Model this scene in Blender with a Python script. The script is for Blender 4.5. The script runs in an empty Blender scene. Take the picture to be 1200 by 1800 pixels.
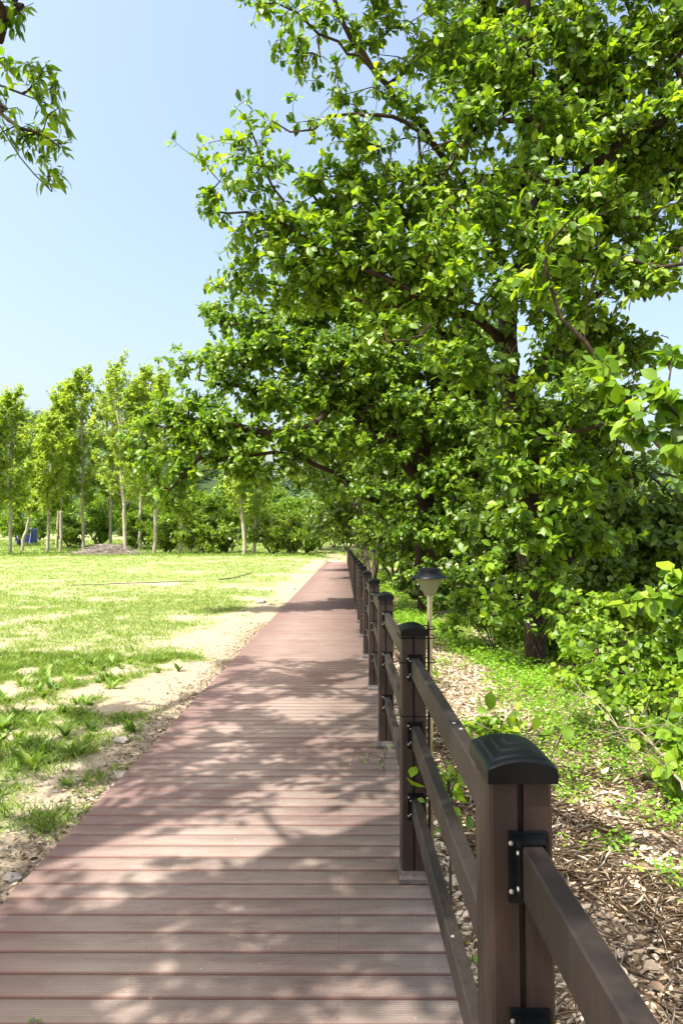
import bpy, math, random
import numpy as np
from mathutils import Vector, Matrix
R = math.radians
scene = bpy.context.scene
random.seed(7)
RNG = np.random.default_rng(11)

# ------------------------------------------------------------------ camera, sky, sun, exposure
H = 1.515
PITCH = R(2.62)
YAW = R(0.19)
cam_data = bpy.data.cameras.new('camera')
cam_data.sensor_fit = 'VERTICAL'
cam_data.sensor_height = 36.0
cam_data.lens = 24.0
cam_data.clip_start = 0.05
cam_data.clip_end = 3000
cam = bpy.data.objects.new('camera', cam_data)
scene.collection.objects.link(cam)
cam.location = (0, 0, H)
cam.rotation_euler = (R(90) + PITCH, 0, YAW)
scene.camera = cam

SUN_EL, SUN_AZ = R(61), math.atan2(-0.64, -0.77)      # direction towards the sun, azimuth measured from +X
world = bpy.data.worlds.new('World')
scene.world = world
world.use_nodes = True
wn = world.node_tree
wn.nodes.clear()
sky = wn.nodes.new('ShaderNodeTexSky')
sky.sky_type = 'NISHITA'
sky.sun_disc = False
sky.sun_elevation = SUN_EL
sky.sun_rotation = math.pi / 2 - SUN_AZ
sky.air_density = 1.45
sky.dust_density = 5.8
sky.ozone_density = 0.0
bg = wn.nodes.new('ShaderNodeBackground')
bg.inputs['Strength'].default_value = 0.15
wo = wn.nodes.new('ShaderNodeOutputWorld')
wn.links.new(sky.outputs[0], bg.inputs[0])
wn.links.new(bg.outputs[0], wo.inputs[0])

sd = bpy.data.lights.new('sun', 'SUN')
sd.energy = 5.0
sd.angle = R(0.5)
sd.color = (1.0, 0.95, 0.87)
sun = bpy.data.objects.new('sun', sd)
scene.collection.objects.link(sun)
sv = Vector((math.cos(SUN_EL) * math.cos(SUN_AZ), math.cos(SUN_EL) * math.sin(SUN_AZ), math.sin(SUN_EL)))
sun.rotation_euler = sv.to_track_quat('Z', 'Y').to_euler()
sun.location = (-20, -15, 40)

scene.view_settings.view_transform = 'Standard'
scene.view_settings.look = 'None'
scene.view_settings.gamma = 1
scene.view_settings.exposure = 1.12
scene.cycles.max_bounces = 8
scene.cycles.diffuse_bounces = 3
scene.cycles.glossy_bounces = 2
scene.cycles.transmission_bounces = 6
scene.cycles.transparent_max_bounces = 6
scene.cycles.caustics_reflective = False
scene.cycles.caustics_refractive = False

# ------------------------------------------------------------------ helpers
def at(px, py, d):
    """world point seen at photograph pixel (px, py) at the distance y = d"""
    u, v = (px - 600) / 1200, (900 - py) / 1200
    y = math.cos(PITCH) - v * math.sin(PITCH)
    z = math.sin(PITCH) + v * math.cos(PITCH)
    x = u
    xr = x * math.cos(YAW) - y * math.sin(YAW)
    yr = x * math.sin(YAW) + y * math.cos(YAW)
    s = d / yr
    return np.array((xr * s, d, H + z * s))

def proj(P):
    P = np.asarray(P, float) - np.array((0, 0, H))
    x = P[:, 0] * math.cos(YAW) + P[:, 1] * math.sin(YAW)
    y = -P[:, 0] * math.sin(YAW) + P[:, 1] * math.cos(YAW)
    f = y * math.cos(PITCH) + P[:, 2] * math.sin(PITCH)
    u = -y * math.sin(PITCH) + P[:, 2] * math.cos(PITCH)
    f2 = np.where(f > 0.05, f, 0.05)
    return 600 + 1200 * x / f2, 900 - 1200 * u / f2, f

def sstep(a, b, x):
    t = np.clip((x - a) / (b - a), 0, 1)
    return t * t * (3 - 2 * t)

_perm = np.random.default_rng(3).random((256, 256))
def vnoise(x, y):
    xi = np.floor(x).astype(int); yi = np.floor(y).astype(int)
    fx = x - xi; fy = y - yi
    fx = fx * fx * (3 - 2 * fx); fy = fy * fy * (3 - 2 * fy)
    a = _perm[xi % 256, yi % 256]; b = _perm[(xi + 1) % 256, yi % 256]
    c = _perm[xi % 256, (yi + 1) % 256]; d = _perm[(xi + 1) % 256, (yi + 1) % 256]
    return (a * (1 - fx) + b * fx) * (1 - fy) + (c * (1 - fx) + d * fx) * fy
def fbm(x, y, o=4):
    s = 0; a = .5; t = 0
    for i in range(o):
        s = s + a * vnoise(x + 17.3 * i, y - 9.1 * i); t += a
        x = x * 2.03; y = y * 2.03; a *= .5
    return s / t

def make_mesh(name, verts, face_groups, mats, attr=None, smooth=False, mat_idx=None, attr_name='rnd'):
    """face_groups: list of (n, k) index arrays"""
    me = bpy.data.meshes.new(name)
    verts = np.asarray(verts, np.float32)
    me.vertices.add(len(verts))
    me.vertices.foreach_set('co', verts.ravel())
    loops = np.concatenate([np.asarray(f, np.int32).ravel() for f in face_groups])
    tot = np.concatenate([np.full(len(f), np.asarray(f).shape[1], np.int32) for f in face_groups])
    start = np.concatenate(([0], np.cumsum(tot)[:-1])).astype(np.int32)
    me.loops.add(len(loops)); me.loops.foreach_set('vertex_index', loops)
    me.polygons.add(len(tot))
    me.polygons.foreach_set('loop_start', start)
    me.polygons.foreach_set('loop_total', tot)
    if mat_idx is not None:
        me.polygons.foreach_set('material_index', np.asarray(mat_idx, np.int32))
    if smooth:
        me.polygons.foreach_set('use_smooth', np.ones(len(tot), bool))
    for m in (mats if isinstance(mats, (list, tuple)) else [mats]):
        me.materials.append(m)
    me.update(calc_edges=True)
    if attr is not None:
        a = me.attributes.new(attr_name, 'FLOAT', 'POINT')
        a.data.foreach_set('value', np.asarray(attr, np.float32))
    return me

def link(name, me, parent=None, loc=None):
    o = bpy.data.objects.new(name, me)
    scene.collection.objects.link(o)
    if parent is not None: o.parent = parent
    if loc is not None: o.location = loc
    return o

def empty(name, loc=(0, 0, 0)):
    o = bpy.data.objects.new(name, None)
    o.empty_display_size = .2
    scene.collection.objects.link(o)
    o.location = loc
    return o

def tag(o, label=None, cat=None, group=None, kind=None):
    if label: o['label'] = label
    if cat: o['category'] = cat
    if group: o['group'] = group
    if kind: o['kind'] = kind
    return o

class MB:
    """collects boxes, prisms, tubes and lathes into one mesh"""
    def __init__(s): s.v = []; s.f = []
    def add(s, vs, fs):
        n = len(s.v); s.v += [tuple(map(float, p)) for p in vs]
        s.f += [tuple(i + n for i in f) for f in fs]
    def box(s, lo, hi, bev=0.0):
        x0, y0, z0 = lo; x1, y1, z1 = hi
        if bev <= 0:
            s.add([(x0,y0,z0),(x1,y0,z0),(x1,y1,z0),(x0,y1,z0),(x0,y0,z1),(x1,y0,z1),(x1,y1,z1),(x0,y1,z1)],
                  [(0,3,2,1),(4,5,6,7),(0,1,5,4),(1,2,6,5),(2,3,7,6),(3,0,4,7)])
        else:
            b = bev
            prof = [(x0+b,z0),(x1-b,z0),(x1,z0+b),(x1,z1-b),(x1-b,z1),(x0+b,z1),(x0,z1-b),(x0,z0+b)]
            s.prism_y(prof, y0, y1)
    def prism_y(s, prof, y0, y1):
        n = len(prof)
        s.add([(x, y0, z) for x, z in prof] + [(x, y1, z) for x, z in prof],
              [(i, (i+1) % n, (i+1) % n + n, i + n) for i in range(n)] + [tuple(range(n))[::-1], tuple(range(n, 2*n))])
    def prism_z(s, prof, z0, z1):
        n = len(prof)
        s.add([(x, y, z0) for x, y in prof] + [(x, y, z1) for x, y in prof],
              [(i, (i+1) % n, (i+1) % n + n, i + n) for i in range(n)] + [tuple(range(n))[::-1], tuple(range(n, 2*n))])
    def lathe(s, prof, seg=24, c=(0, 0, 0)):
        n = len(prof); vs = []; fs = []
        for k in range(seg):
            a = 2 * math.pi * k / seg
            for r, z in prof: vs.append((c[0] + r * math.cos(a), c[1] + r * math.sin(a), c[2] + z))
        for k in range(seg):
            m = (k + 1) % seg
            for i in range(n - 1): fs.append((k*n+i, m*n+i, m*n+i+1, k*n+i+1))
        s.add(vs, fs)
    def tube(s, pts, rad, seg=6):
        P = [Vector(p) for p in pts]; n = len(P); vs = []; fs = []
        rad = rad if hasattr(rad, '__len__') else [rad] * n
        ref = Vector((0.31, 0.2, .93))
        for i in range(n):
            t = (P[min(i+1, n-1)] - P[max(i-1, 0)]).normalized()
            a = t.cross(ref)
            if a.length < .1: a = t.cross(Vector((1, 0, 0)))
            a.normalize(); b = t.cross(a)
            for k in range(seg):
                q = 2 * math.pi * k / seg
                vs.append(P[i] + (a * math.cos(q) + b * math.sin(q)) * rad[i])
        for i in range(n - 1):
            for k in range(seg):
                m = (k + 1) % seg
                fs.append((i*seg+k, i*seg+m, (i+1)*seg+m, (i+1)*seg+k))
        fs.append(tuple(range(seg))[::-1]); fs.append(tuple((n-1)*seg + k for k in range(seg)))
        s.add(vs, fs)
    def build(s, name, mat, parent=None, loc=None, smooth=False):
        me = bpy.data.meshes.new(name)
        me.from_pydata(s.v, [], s.f)
        for m in (mat if isinstance(mat, (list, tuple)) else [mat]): me.materials.append(m)
        if hasattr(s, 'nplain'):
            me.polygons.foreach_set('material_index', [0 if i < s.nplain else 1 for i in range(len(me.polygons))])
        me.update()
        if smooth:
            me.polygons.foreach_set('use_smooth', [True] * len(me.polygons))
            try: me.set_sharp_from_angle(angle=R(40))
            except Exception: pass
        return link(name, me, parent, loc)

# ------------------------------------------------------------------ materials
class NT:
    def __init__(s, name):
        s.m = bpy.data.materials.new(name); s.m.use_nodes = True
        s.t = s.m.node_tree; s.t.nodes.clear()
        s.out = s.n('OutputMaterial')
    def n(s, kind, **kw):
        k = s.t.nodes.new('ShaderNode' + kind)
        for a, b in kw.items():
            if a in k.inputs.keys(): k.inputs[a].default_value = b
            else: setattr(k, a, b)
        return k
    def l(s, a, b): s.t.links.new(a, b)
    def ramp(s, fac, stops):
        r = s.n('ValToRGB'); e = r.color_ramp.elements
        while len(e) < len(stops): e.new(.5)
        for q, (p, c) in zip(e, stops):
            q.position = p; q.color = (*c, 1) if len(c) == 3 else c
        s.l(fac, r.inputs[0]); return r.outputs[0]
    def noise(s, scale, detail=4, rough=.55, vec=None, dist=0):
        k = s.n('TexNoise'); k.inputs['Scale'].default_value = scale; k.inputs['Detail'].default_value = detail
        k.inputs['Roughness'].default_value = rough; k.inputs['Distortion'].default_value = dist
        if vec is not None: s.l(vec, k.inputs['Vector'])
        return k.outputs[0]
    def mix(s, f, a, b, mode='MIX'):
        k = s.n('MixRGB', blend_type=mode)
        for i, v in ((0, f), (1, a), (2, b)):
            if hasattr(v, 'is_output'): s.l(v, k.inputs[i])
            else: k.inputs[i].default_value = v if i == 0 else ((*v, 1) if len(v) == 3 else v)
        return k.outputs[0]
    def math(s, op, a, b=0.0, clamp=False):
        k = s.n('Math', operation=op, use_clamp=clamp)
        for i, v in ((0, a), (1, b)):
            if hasattr(v, 'is_output'): s.l(v, k.inputs[i])
            else: k.inputs[i].default_value = v
        return k.outputs[0]
    def coord(s, which='Object', scale=None):
        c = s.n('TexCoord').outputs[which]
        if scale:
            m = s.n('Mapping'); m.inputs['Scale'].default_value = scale; s.l(c, m.inputs[0]); c = m.outputs[0]
        return c
    def bump(s, h, strength=.3, dist=.02):
        b = s.n('Bump'); b.inputs['Strength'].default_value = strength; b.inputs['Distance'].default_value = dist
        s.l(h, b.inputs['Height']); return b.outputs[0]
    def pbsdf(s, col, rough=.6, metal=0, bump=None, spec=.5):
        p = s.n('BsdfPrincipled')
        if hasattr(col, 'is_output'): s.l(col, p.inputs['Base Color'])
        else: p.inputs['Base Color'].default_value = (*col, 1)
        if hasattr(rough, 'is_output'): s.l(rough, p.inputs['Roughness'])
        else: p.inputs['Roughness'].default_value = rough
        p.inputs['Metallic'].default_value = metal
        p.inputs['Specular IOR Level'].default_value = spec
        if bump is not None: s.l(bump, p.inputs['Normal'])
        s.l(p.outputs[0], s.out.inputs[0]); return p

def leaf_mat(name, dark, mid, light, trans=.42, rough=.42, spec=.45, tmul=(1.5, 1.4, .5)):
    t = NT(name)
    a = t.n('Attribute', attribute_name='rnd')
    col = t.ramp(a.outputs['Fac'], [(0, dark), (.5, mid), (1, light)])
    geo = t.n('NewGeometry')
    back = t.mix(.35, col, (.16, .24, .10))
    colf = t.mix(geo.outputs['Backfacing'], col, back)
    p = t.n('BsdfPrincipled'); t.l(colf, p.inputs['Base Color'])
    p.inputs['Roughness'].default_value = rough
    p.inputs['Specular IOR Level'].default_value = spec
    tr = t.n('BsdfTranslucent')
    tc = t.mix(1.0, col, tmul, 'MULTIPLY'); t.l(tc, tr.inputs[0])
    mx = t.n('MixShader'); mx.inputs[0].default_value = trans
    t.l(p.outputs[0], mx.inputs[1]); t.l(tr.outputs[0], mx.inputs[2])
    t.l(mx.outputs[0], t.out.inputs[0])
    return t.m

OAK = leaf_mat('oak_leaf', (.038, .105, .008), (.14, .265, .014), (.32, .46, .03), trans=.48)
OAK2 = leaf_mat('oak_leaf_far', (.040, .110, .010), (.14, .265, .018), (.29, .43, .035), trans=.5)
NARROW = leaf_mat('narrow_leaf', (.05, .12, .010), (.12, .23, .014), (.24, .37, .02), trans=.6)
POPLAR = leaf_mat('poplar_leaf', (.16, .26, .02), (.29, .43, .035), (.46, .58, .08), trans=.5)
SHRUB = leaf_mat('shrub_leaf', (.065, .15, .010), (.16, .29, .018), (.32, .46, .03), trans=.48)
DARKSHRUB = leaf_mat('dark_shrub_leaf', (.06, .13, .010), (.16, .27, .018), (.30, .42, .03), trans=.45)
THICKET_SHADE = leaf_mat('shaded_thicket_leaf', (.030, .075, .007), (.085, .165, .012), (.19, .29, .025), trans=.4)  # darker leaf copy; the shade inside the thicket is put into its colour
HILL_HAZE = leaf_mat('hazy_hill_leaf', (.06, .12, .05), (.11, .19, .07), (.18, .28, .09), trans=.3, rough=.7)  # distance haze is mixed into this bluish leaf colour
GRASS = leaf_mat('grass_blade', (.07, .15, .014), (.165, .28, .025), (.36, .42, .10), trans=.35, rough=.5, tmul=(1.2, 1.2, .6))
WEED = leaf_mat('weed_leaf', (.075, .19, .012), (.16, .33, .022), (.29, .46, .04), trans=.42)

def bark_mat(name, c0, c1, scale=1.0, zs=.25, strength=.8):
    t = NT(name)
    v = t.coord('Object', (scale, scale, scale * zs))
    n1 = t.noise(22, 5, .65, v, .6)
    n2 = t.noise(3, 3, .5, t.coord('Object'))
    f = t.math('MULTIPLY', n1, n2); f = t.math('MULTIPLY', f, 2.4)
    col = t.ramp(f, [(.2, c0), (.8, c1)])
    t.pbsdf(col, .9, bump=t.bump(n1, strength, .03), spec=.2)
    return t.m
BARK = bark_mat('oak_bark', (.014, .010, .008), (.075, .052, .038))
BARK_L = bark_mat('poplar_bark', (.16, .14, .11), (.42, .38, .31), zs=1.2, strength=.3)
BARK_D = bark_mat('shrub_bark', (.03, .024, .018), (.12, .095, .07))
TWIG = bark_mat('dry_twig', (.12, .09, .065), (.33, .27, .20), 2.0)

def m_ground():
    t = NT('ground')
    v = t.coord('Object')
    g = t.n('Attribute', attribute_name='rnd').outputs['Fac']
    litter = t.n('Attribute', attribute_name='litter').outputs['Fac']
    big = t.noise(.7, 5, .6, v)
    fine = t.noise(26, 6, .7, v)
    grit = t.noise(110, 3, .7, v)
    dirt = t.ramp(fine, [(.3, (.19, .145, .09)), (.5, (.32, .26, .18)), (.72, (.46, .39, .29))])
    dirt = t.mix(t.math('MULTIPLY', big, .5), dirt, (.37, .31, .22))
    gn = t.noise(9, 6, .75, v)
    green = t.ramp(gn, [(.3, (.16, .23, .055)), (.55, (.28, .34, .12)), (.75, (.40, .38, .22))])
    gm = t.math('ADD', g, t.math('MULTIPLY', t.math('SUBTRACT', t.noise(5, 6, .8, v), .5), 1.3))
    gm = t.ramp(gm, [(.38, (0, 0, 0)), (.62, (1, 1, 1))])
    sy0 = t.n('SeparateXYZ'); t.l(v, sy0.inputs[0])
    nf = t.n('MapRange'); nf.inputs[1].default_value = 6; nf.inputs[2].default_value = 30; nf.inputs[3].default_value = .35; nf.inputs[4].default_value = .8; t.l(sy0.outputs[1], nf.inputs[0])
    col = t.mix(t.math('MULTIPLY', gm, nf.outputs[0]), dirt, green)
    duff = t.ramp(fine, [(.3, (.10, .07, .045)), (.5, (.22, .16, .10)), (.7, (.38, .29, .19))])
    col = t.mix(litter, col, duff)
    sy = t.n('SeparateXYZ'); t.l(v, sy.inputs[0])
    fl = t.n('MapRange'); fl.inputs[1].default_value = 110; fl.inputs[2].default_value = 135; t.l(sy.outputs[1], fl.inputs[0])
    col = t.mix(fl.outputs[0], col, (.035, .06, .02))
    h = t.math('ADD', fine, t.math('MULTIPLY', grit, .5))
    t.pbsdf(col, .95, bump=t.bump(h, .6, .03), spec=.15)
    return t.m
GROUND = m_ground()

def m_deck():
    t = NT('composite_board')
    v = t.coord('Object')
    sx = t.n('SeparateXYZ'); t.l(v, sx.inputs[0])
    rnd = t.n('Attribute', attribute_name='rnd').outputs['Fac']
    # fine ribs along each board
    w = t.math('SINE', t.math('MULTIPLY', sx.outputs[1], 2 * math.pi / .0106))
    rib = t.math('MULTIPLY', t.math('ADD', w, 1), .5)
    m1 = t.n('Mapping'); m1.inputs['Scale'].default_value = (1.0, 5, 1); t.l(v, m1.inputs[0])
    streak = t.noise(3, 6, .7, m1.outputs[0])
    patch = t.noise(1.1, 5, .6, v)
    grit = t.noise(70, 4, .75, v)
    red = t.ramp(streak, [(.25, (.125, .078, .068)), (.75, (.178, .118, .104))])
    dusty = t.ramp(streak, [(.25, (.205, .160, .130)), (.75, (.285, .232, .192))])
    edge = t.math('ADD', t.math('MULTIPLY', sx.outputs[0], 2.2), 3.05)       # dust lies where people walk
    edge = t.math('MULTIPLY', edge, 1, True)
    far = t.n('MapRange'); far.inputs[1].default_value = 5; far.inputs[2].default_value = 14
    far.inputs[3].default_value = 1; far.inputs[4].default_value = .42
    t.l(sx.outputs[1], far.inputs[0])
    d = t.math('ADD', patch, t.math('MULTIPLY', t.math('SUBTRACT', streak, .5), .45))
    d = t.math('ADD', d, t.math('MULTIPLY', t.math('SUBTRACT', grit, .5), .35))
    d = t.ramp(d, [(.25, (0, 0, 0)), (.55, (1, 1, 1))])
    d = t.math('MULTIPLY', t.math('MULTIPLY', d, edge), far.outputs[0])
    d = t.math('ADD', d, t.math('MULTIPLY', t.math('SUBTRACT', rnd, .5), .35))
    d = t.math('MULTIPLY', d, t.math('ADD', t.math('MULTIPLY', rib, .6), .5), True)
    col = t.mix(d, red, dusty)
    fr = t.math('FRACT', t.math('DIVIDE', t.math('ADD', sx.outputs[1], 2.75), .1275))
    seam = t.math('ADD', t.math('LESS_THAN', fr, .05), t.math('GREATER_THAN', t.math('ADD', fr, t.math('MULTIPLY', t.math('SUBTRACT', grit, .5), .12)), .90), True)
    col = t.mix(t.math('MULTIPLY', seam, .7), col, (.13, .062, .050))
    specks = t.ramp(t.noise(38, 2, .5, v), [(.72, (0, 0, 0)), (.76, (1, 1, 1))])
    col = t.mix(t.math('MULTIPLY', specks, .15), col, (.72, .68, .62))
    dots = None
    for xs_ in (-1.37, -.74, -.02, .34):
        for fy in (.2, .7):
            ax = t.math('ABSOLUTE', t.math('ADD', sx.outputs[0], -xs_)); ay = t.math('MULTIPLY', t.math('ABSOLUTE', t.math('SUBTRACT', fr, fy)), .1275)
            dd = t.math('ADD', t.math('MULTIPLY', ax, ax), t.math('MULTIPLY', ay, ay)); dd = t.math('LESS_THAN', dd, .0033 ** 2)
            dots = dd if dots is None else t.math('ADD', dots, dd, True)
    col = t.mix(t.math('MULTIPLY', dots, .75), col, (.09, .08, .075))
    joint = t.math('LESS_THAN', t.math('ABSOLUTE', t.math('ADD', sx.outputs[0], .02)), .0009)
    col = t.mix(t.math('MULTIPLY', joint, .25), col, (.07, .045, .04))
    hb = t.math('ADD', t.math('MULTIPLY', rib, .6), t.math('MULTIPLY', grit, .5))
    t.pbsdf(col, .78, bump=t.bump(hb, .35, .003), spec=.3)
    return t.m
DECK = m_deck()

def m_brown(name='composite_brown', c0=(.052, .032, .025), c1=(.115, .07, .052)):
    t = NT(name)
    v = t.coord('Object', (6, 6, 1.0))
    n = t.noise(5, 6, .65, v)
    g = t.noise(60, 4, .7, t.coord('Object'))
    f = t.math('ADD', n, t.math('MULTIPLY', t.math('SUBTRACT', g, .5), .25))
    col = t.ramp(f, [(.3, c0), (.75, c1)])
    dust = t.ramp(t.noise(9, 6, .75, t.coord('Object')), [(.62, (0, 0, 0)), (.8, (1, 1, 1))])
    col = t.mix(t.math('MULTIPLY', dust, .18), col, (.07, .052, .042))
    t.pbsdf(col, t.math('ADD', t.math('MULTIPLY', g, .25), .42), bump=t.bump(g, .12, .002), spec=.45)
    return t.m
BROWN = m_brown('composite_brown', (.012, .0070, .0054), (.034, .018, .013))
RAILM = m_brown('composite_rail', (.011, .0072, .006), (.025, .0158, .0128))

def m_simple(name, col, rough=.4, metal=0, var=.25, scale=12, spec=.5, bumps=.05):
    t = NT(name)
    n = t.noise(scale, 5, .6, t.coord('Object'))
    c = t.ramp(n, [(.3, tuple(x * (1 - var) for x in col)), (.7, tuple(min(1, x * (1 + var)) for x in col))])
    t.pbsdf(c, t.math('ADD', t.math('MULTIPLY', n, .2), rough - .1), metal, t.bump(n, bumps, .005), spec)
    return t.m
BLACKP = m_simple('black_plastic', (.003, .004, .005), .42, spec=.18)
BASEP = m_simple('weathered_base_plastic', (.075, .066, .062), .6, var=.5, scale=20)
STEEL = m_simple('brushed_steel', (.42, .44, .38), .22, 1, .1)
SCREW = m_simple('zinc_screw', (.62, .62, .60), .35, .8, .15)
HAT = m_simple('lamp_hat', (.004, .006, .009), .42, .0, spec=.22)
ROCK = m_simple('pale_stone', (.34, .31, .27), .9, 0, .25, 8, .2, .5)
GAP_SHADE = m_simple('gap_shade_dark', (.03, .02, .016), .9)  # near-black colour standing in for the shade seen through the board gaps
HOSE = m_simple('black_hose', (.03, .028, .025), .6)
PETAL = m_simple('white_petal', (.75, .74, .72), .6)
ALU = m_simple('aluminium', (.62, .64, .66), .4, .5)
FARBOARD = m_simple('far_boards', (.40, .27, .22), .8)

def m_glass():
    t = NT('ribbed_lens')
    v = t.coord('Object')
    sx = t.n('SeparateXYZ'); t.l(v, sx.inputs[0])
    ang = t.math('ARCTAN2', sx.outputs[1], sx.outputs[0])
    a = t.math('SINE', t.math('ADD', t.math('MULTIPLY', ang, 28), t.math('MULTIPLY', sx.outputs[2], 700)))
    b = t.math('SINE', t.math('SUBTRACT', t.math('MULTIPLY', ang, 28), t.math('MULTIPLY', sx.outputs[2], 700)))
    h = t.math('MULTIPLY', a, b)
    p = t.pbsdf((.80, .84, .52), .2, bump=t.bump(h, 1.0, .004))
    tr = t.n('BsdfTranslucent'); tr.inputs[0].default_value = (.85, .88, .58, 1)
    mx = t.n('MixShader'); mx.inputs[0].default_value = .55
    t.l(p.outputs[0], mx.inputs[1]); t.l(tr.outputs[0], mx.inputs[2]); t.l(mx.outputs[0], t.out.inputs[0])
    return t.m
LENS = m_glass()

def m_tarp():
    t = NT('blue_tarpaulin')
    v = t.coord('Object', (3, 3, .6))
    n = t.noise(2.5, 5, .6, v)
    c = t.ramp(n, [(.3, (.012, .018, .16)), (.7, (.03, .04, .32))])
    t.pbsdf(c, .45, bump=t.bump(n, .5, .1))
    return t.m
TARP = m_tarp()

def m_litter():
    t = NT('dry_leaf')
    a = t.n('Attribute', attribute_name='rnd')
    c = t.ramp(a.outputs['Fac'], [(0, (.10, .065, .04)), (.3, (.23, .16, .10)), (.65, (.46, .36, .25)), (1, (.66, .57, .44))])
    t.pbsdf(c, .7, spec=.3)
    return t.m
LITTER = m_litter()

# ------------------------------------------------------------------ ground
def gz(x, y):
    x = np.asarray(x, float); y = np.asarray(y, float)
    z = -.035 + .05 * (fbm(x * .9, y * .9, 3) - .5)
    z = z + .012 * sstep(-1.35, -2.2, x)
    # right bank below the fence
    side = sstep(.42, .62, x) * -.09 - .055 * np.clip(x - .5, 0, 2.1) - .42 * np.clip(x - 2.6, 0, 10)
    side = side * (1 - sstep(44, 52, y)) * sstep(.35, .5, x)
    z = z + side
    z = z + .5 * sstep(30, 66, y) * (1 - sstep(-4, 1.0, x) * (1 - sstep(60, 66, y)))
    z = z + 1.6 * np.clip((y - 66) / 29, 0, 1.6) * 1.0
    z = z + 66 * np.exp(-(((x + 215) / 120) ** 2 + ((y - 400) / 120) ** 2))
    z = z + 26 * np.exp(-(((x + 20) / 160) ** 2 + ((y - 420) / 110) ** 2))
    z = z + 34 * np.exp(-(((x - 150) / 70) ** 2 + ((y - 210) / 80) ** 2))
    return z
def grass_density(x, y):
    n = fbm(x * .42 + 3, y * .42 + 5, 4)
    n2 = fbm(x * 1.5 + 4, y * .85, 3)
    n3 = fbm(x * 4.1 + 2, y * 3.1 + 8, 2)
    d = (n - .5) * 1.9 + (n2 - .5) * 2.3 + (n3 - .5) * 2.8 * sstep(16, 8, y) + 1.05
    # bare earth along the boardwalk
    edge = -1.42 - (.22 + .03 * np.clip(y, 0, 14)) + .8 * (fbm(y * .5, x * .3, 2) - .5)
    d = d - 1.2 * sstep(-.8, .25, x - edge)
    d = d + .35 * sstep(-2.4, -5, x) * sstep(14, 6, y) - .12 * sstep(-4, -1.6, x) * sstep(9, 4, y) + .7 * sstep(56, 64, y)
    # worn strips across the field
    d = d - .35 * np.exp(-((y - 11.6 - .1 * x) / 1.1) ** 2) * sstep(-3.5, -6, x)
    d = d - .9 * sstep(4.6, 2.6, y) * sstep(-3.6, -2.2, x) - .5 * np.exp(-((y - 23 + .2 * x) / 2.5) ** 2)
    return np.clip(d, 0, 1)

def axis(segs):
    out = []
    for a, b, s in segs:
        out += list(np.linspace(a, b, max(1, int((b - a) / s)), endpoint=False))
    out.append(segs[-1][1]); return np.array(out)
gx = axis([(-500, -120, 14), (-120, -40, 4), (-40, -14, 1.0), (-14, -8, .4), (-8, 8, .16), (8, 20, .6), (20, 60, 3), (60, 500, 14)])
gy = axis([(-60, -6, 4), (-6, 0, .6), (0, 22, .16), (22, 60, .8), (60, 120, 2), (120, 700, 11)])
XX, YY = np.meshgrid(gx, gy)
ZZ = gz(XX, YY)
inner = (XX > -1.36) & (XX < .36) & (YY > -2.8) & (YY < 57)
ZZ = np.where(inner, np.minimum(ZZ, -.05) - .12, ZZ)
gd = grass_density(XX, YY)
gd = np.where(XX > .45, .25 + .9 * (fbm(XX * .8, YY * .8, 3) - .35) * sstep(1.0, 2.4, XX), gd)
gd = np.where((XX > .45) & (YY > 30), np.maximum(gd, .85), gd)
gd = np.where(YY > 120, .9, gd)
lit = sstep(.4, .5, XX) * (1 - sstep(40, 55, YY))
V = np.stack([XX, YY, ZZ], -1).reshape(-1, 3)
nx, ny = len(gx), len(gy)
idx = np.arange(nx * ny).reshape(ny, nx)
F = np.stack([idx[:-1, :-1], idx[:-1, 1:], idx[1:, 1:], idx[1:, :-1]], -1).reshape(-1, 4)
gme = make_mesh('ground', V, [F], GROUND, gd.ravel(), smooth=True)
la = gme.attributes.new('litter', 'FLOAT', 'POINT'); la.data.foreach_set('value', lit.ravel().astype(np.float32))
tag(link('ground', gme), kind='structure')

# ------------------------------------------------------------------ boardwalk
DX0, DX1 = -1.44, .40
def boards():
    vs = []; fs = []; at_ = []
    P = .1275; g = .007; t = .024; b = .005
    rr = random.Random(5)
    def board(x0, x1, y0, y1):
        prof = [(y0, -t), (y1, -t), (y1, -b), (y1 - b, 0), (y0 + b, 0), (y0, -b)]
        n = len(vs); r = rr.random(); dz = rr.uniform(-.0012, .0012)
        for xx in (x0, x1):
            for yy, z in prof: vs.append((xx, yy, z + dz)); at_.append(r)
        for i in range(6): fs4.append((n + i, n + (i + 1) % 6, n + 6 + (i + 1) % 6, n + 6 + i))
        fs6.append(tuple(n + i for i in range(5, -1, -1))); fs6.append(tuple(n + 6 + i for i in range(6)))
    fs4 = []; fs6 = []
    y = -2.75
    k = 0
    while y < 56.8:
        bend = 0.0
        if y > 50: bend = (y - 50) ** 2 * .035
        if y > 50: x1 = DX1 + (y - 50) * 1.2
        else: x1 = DX1
        board(DX0 + rr.uniform(-.004, .004) + bend, x1 + rr.uniform(-.004, .004), y, y + P - g)
        y += P; k += 1
    return make_mesh('boardwalk', vs, [np.array(fs4), np.array(fs6)], DECK, at_)
bw = tag(link('boardwalk', boards()), kind='structure')
sub = MB()
sub.box((DX0 + .05, -2.7, -.13), (DX1 - .05, 56, -.03))  # solid black box under the boards, added so the gaps look shaded
sub.box((DX0 + .02, -2.7, -.12), (DX0 + .049, 50, -.027)); sub.box((DX1 - .049, -2.7, -.35), (DX1 - .02, 50, -.027))
tag(sub.build('boardwalk_subframe_gap_shade', GAP_SHADE), kind='structure')

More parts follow.
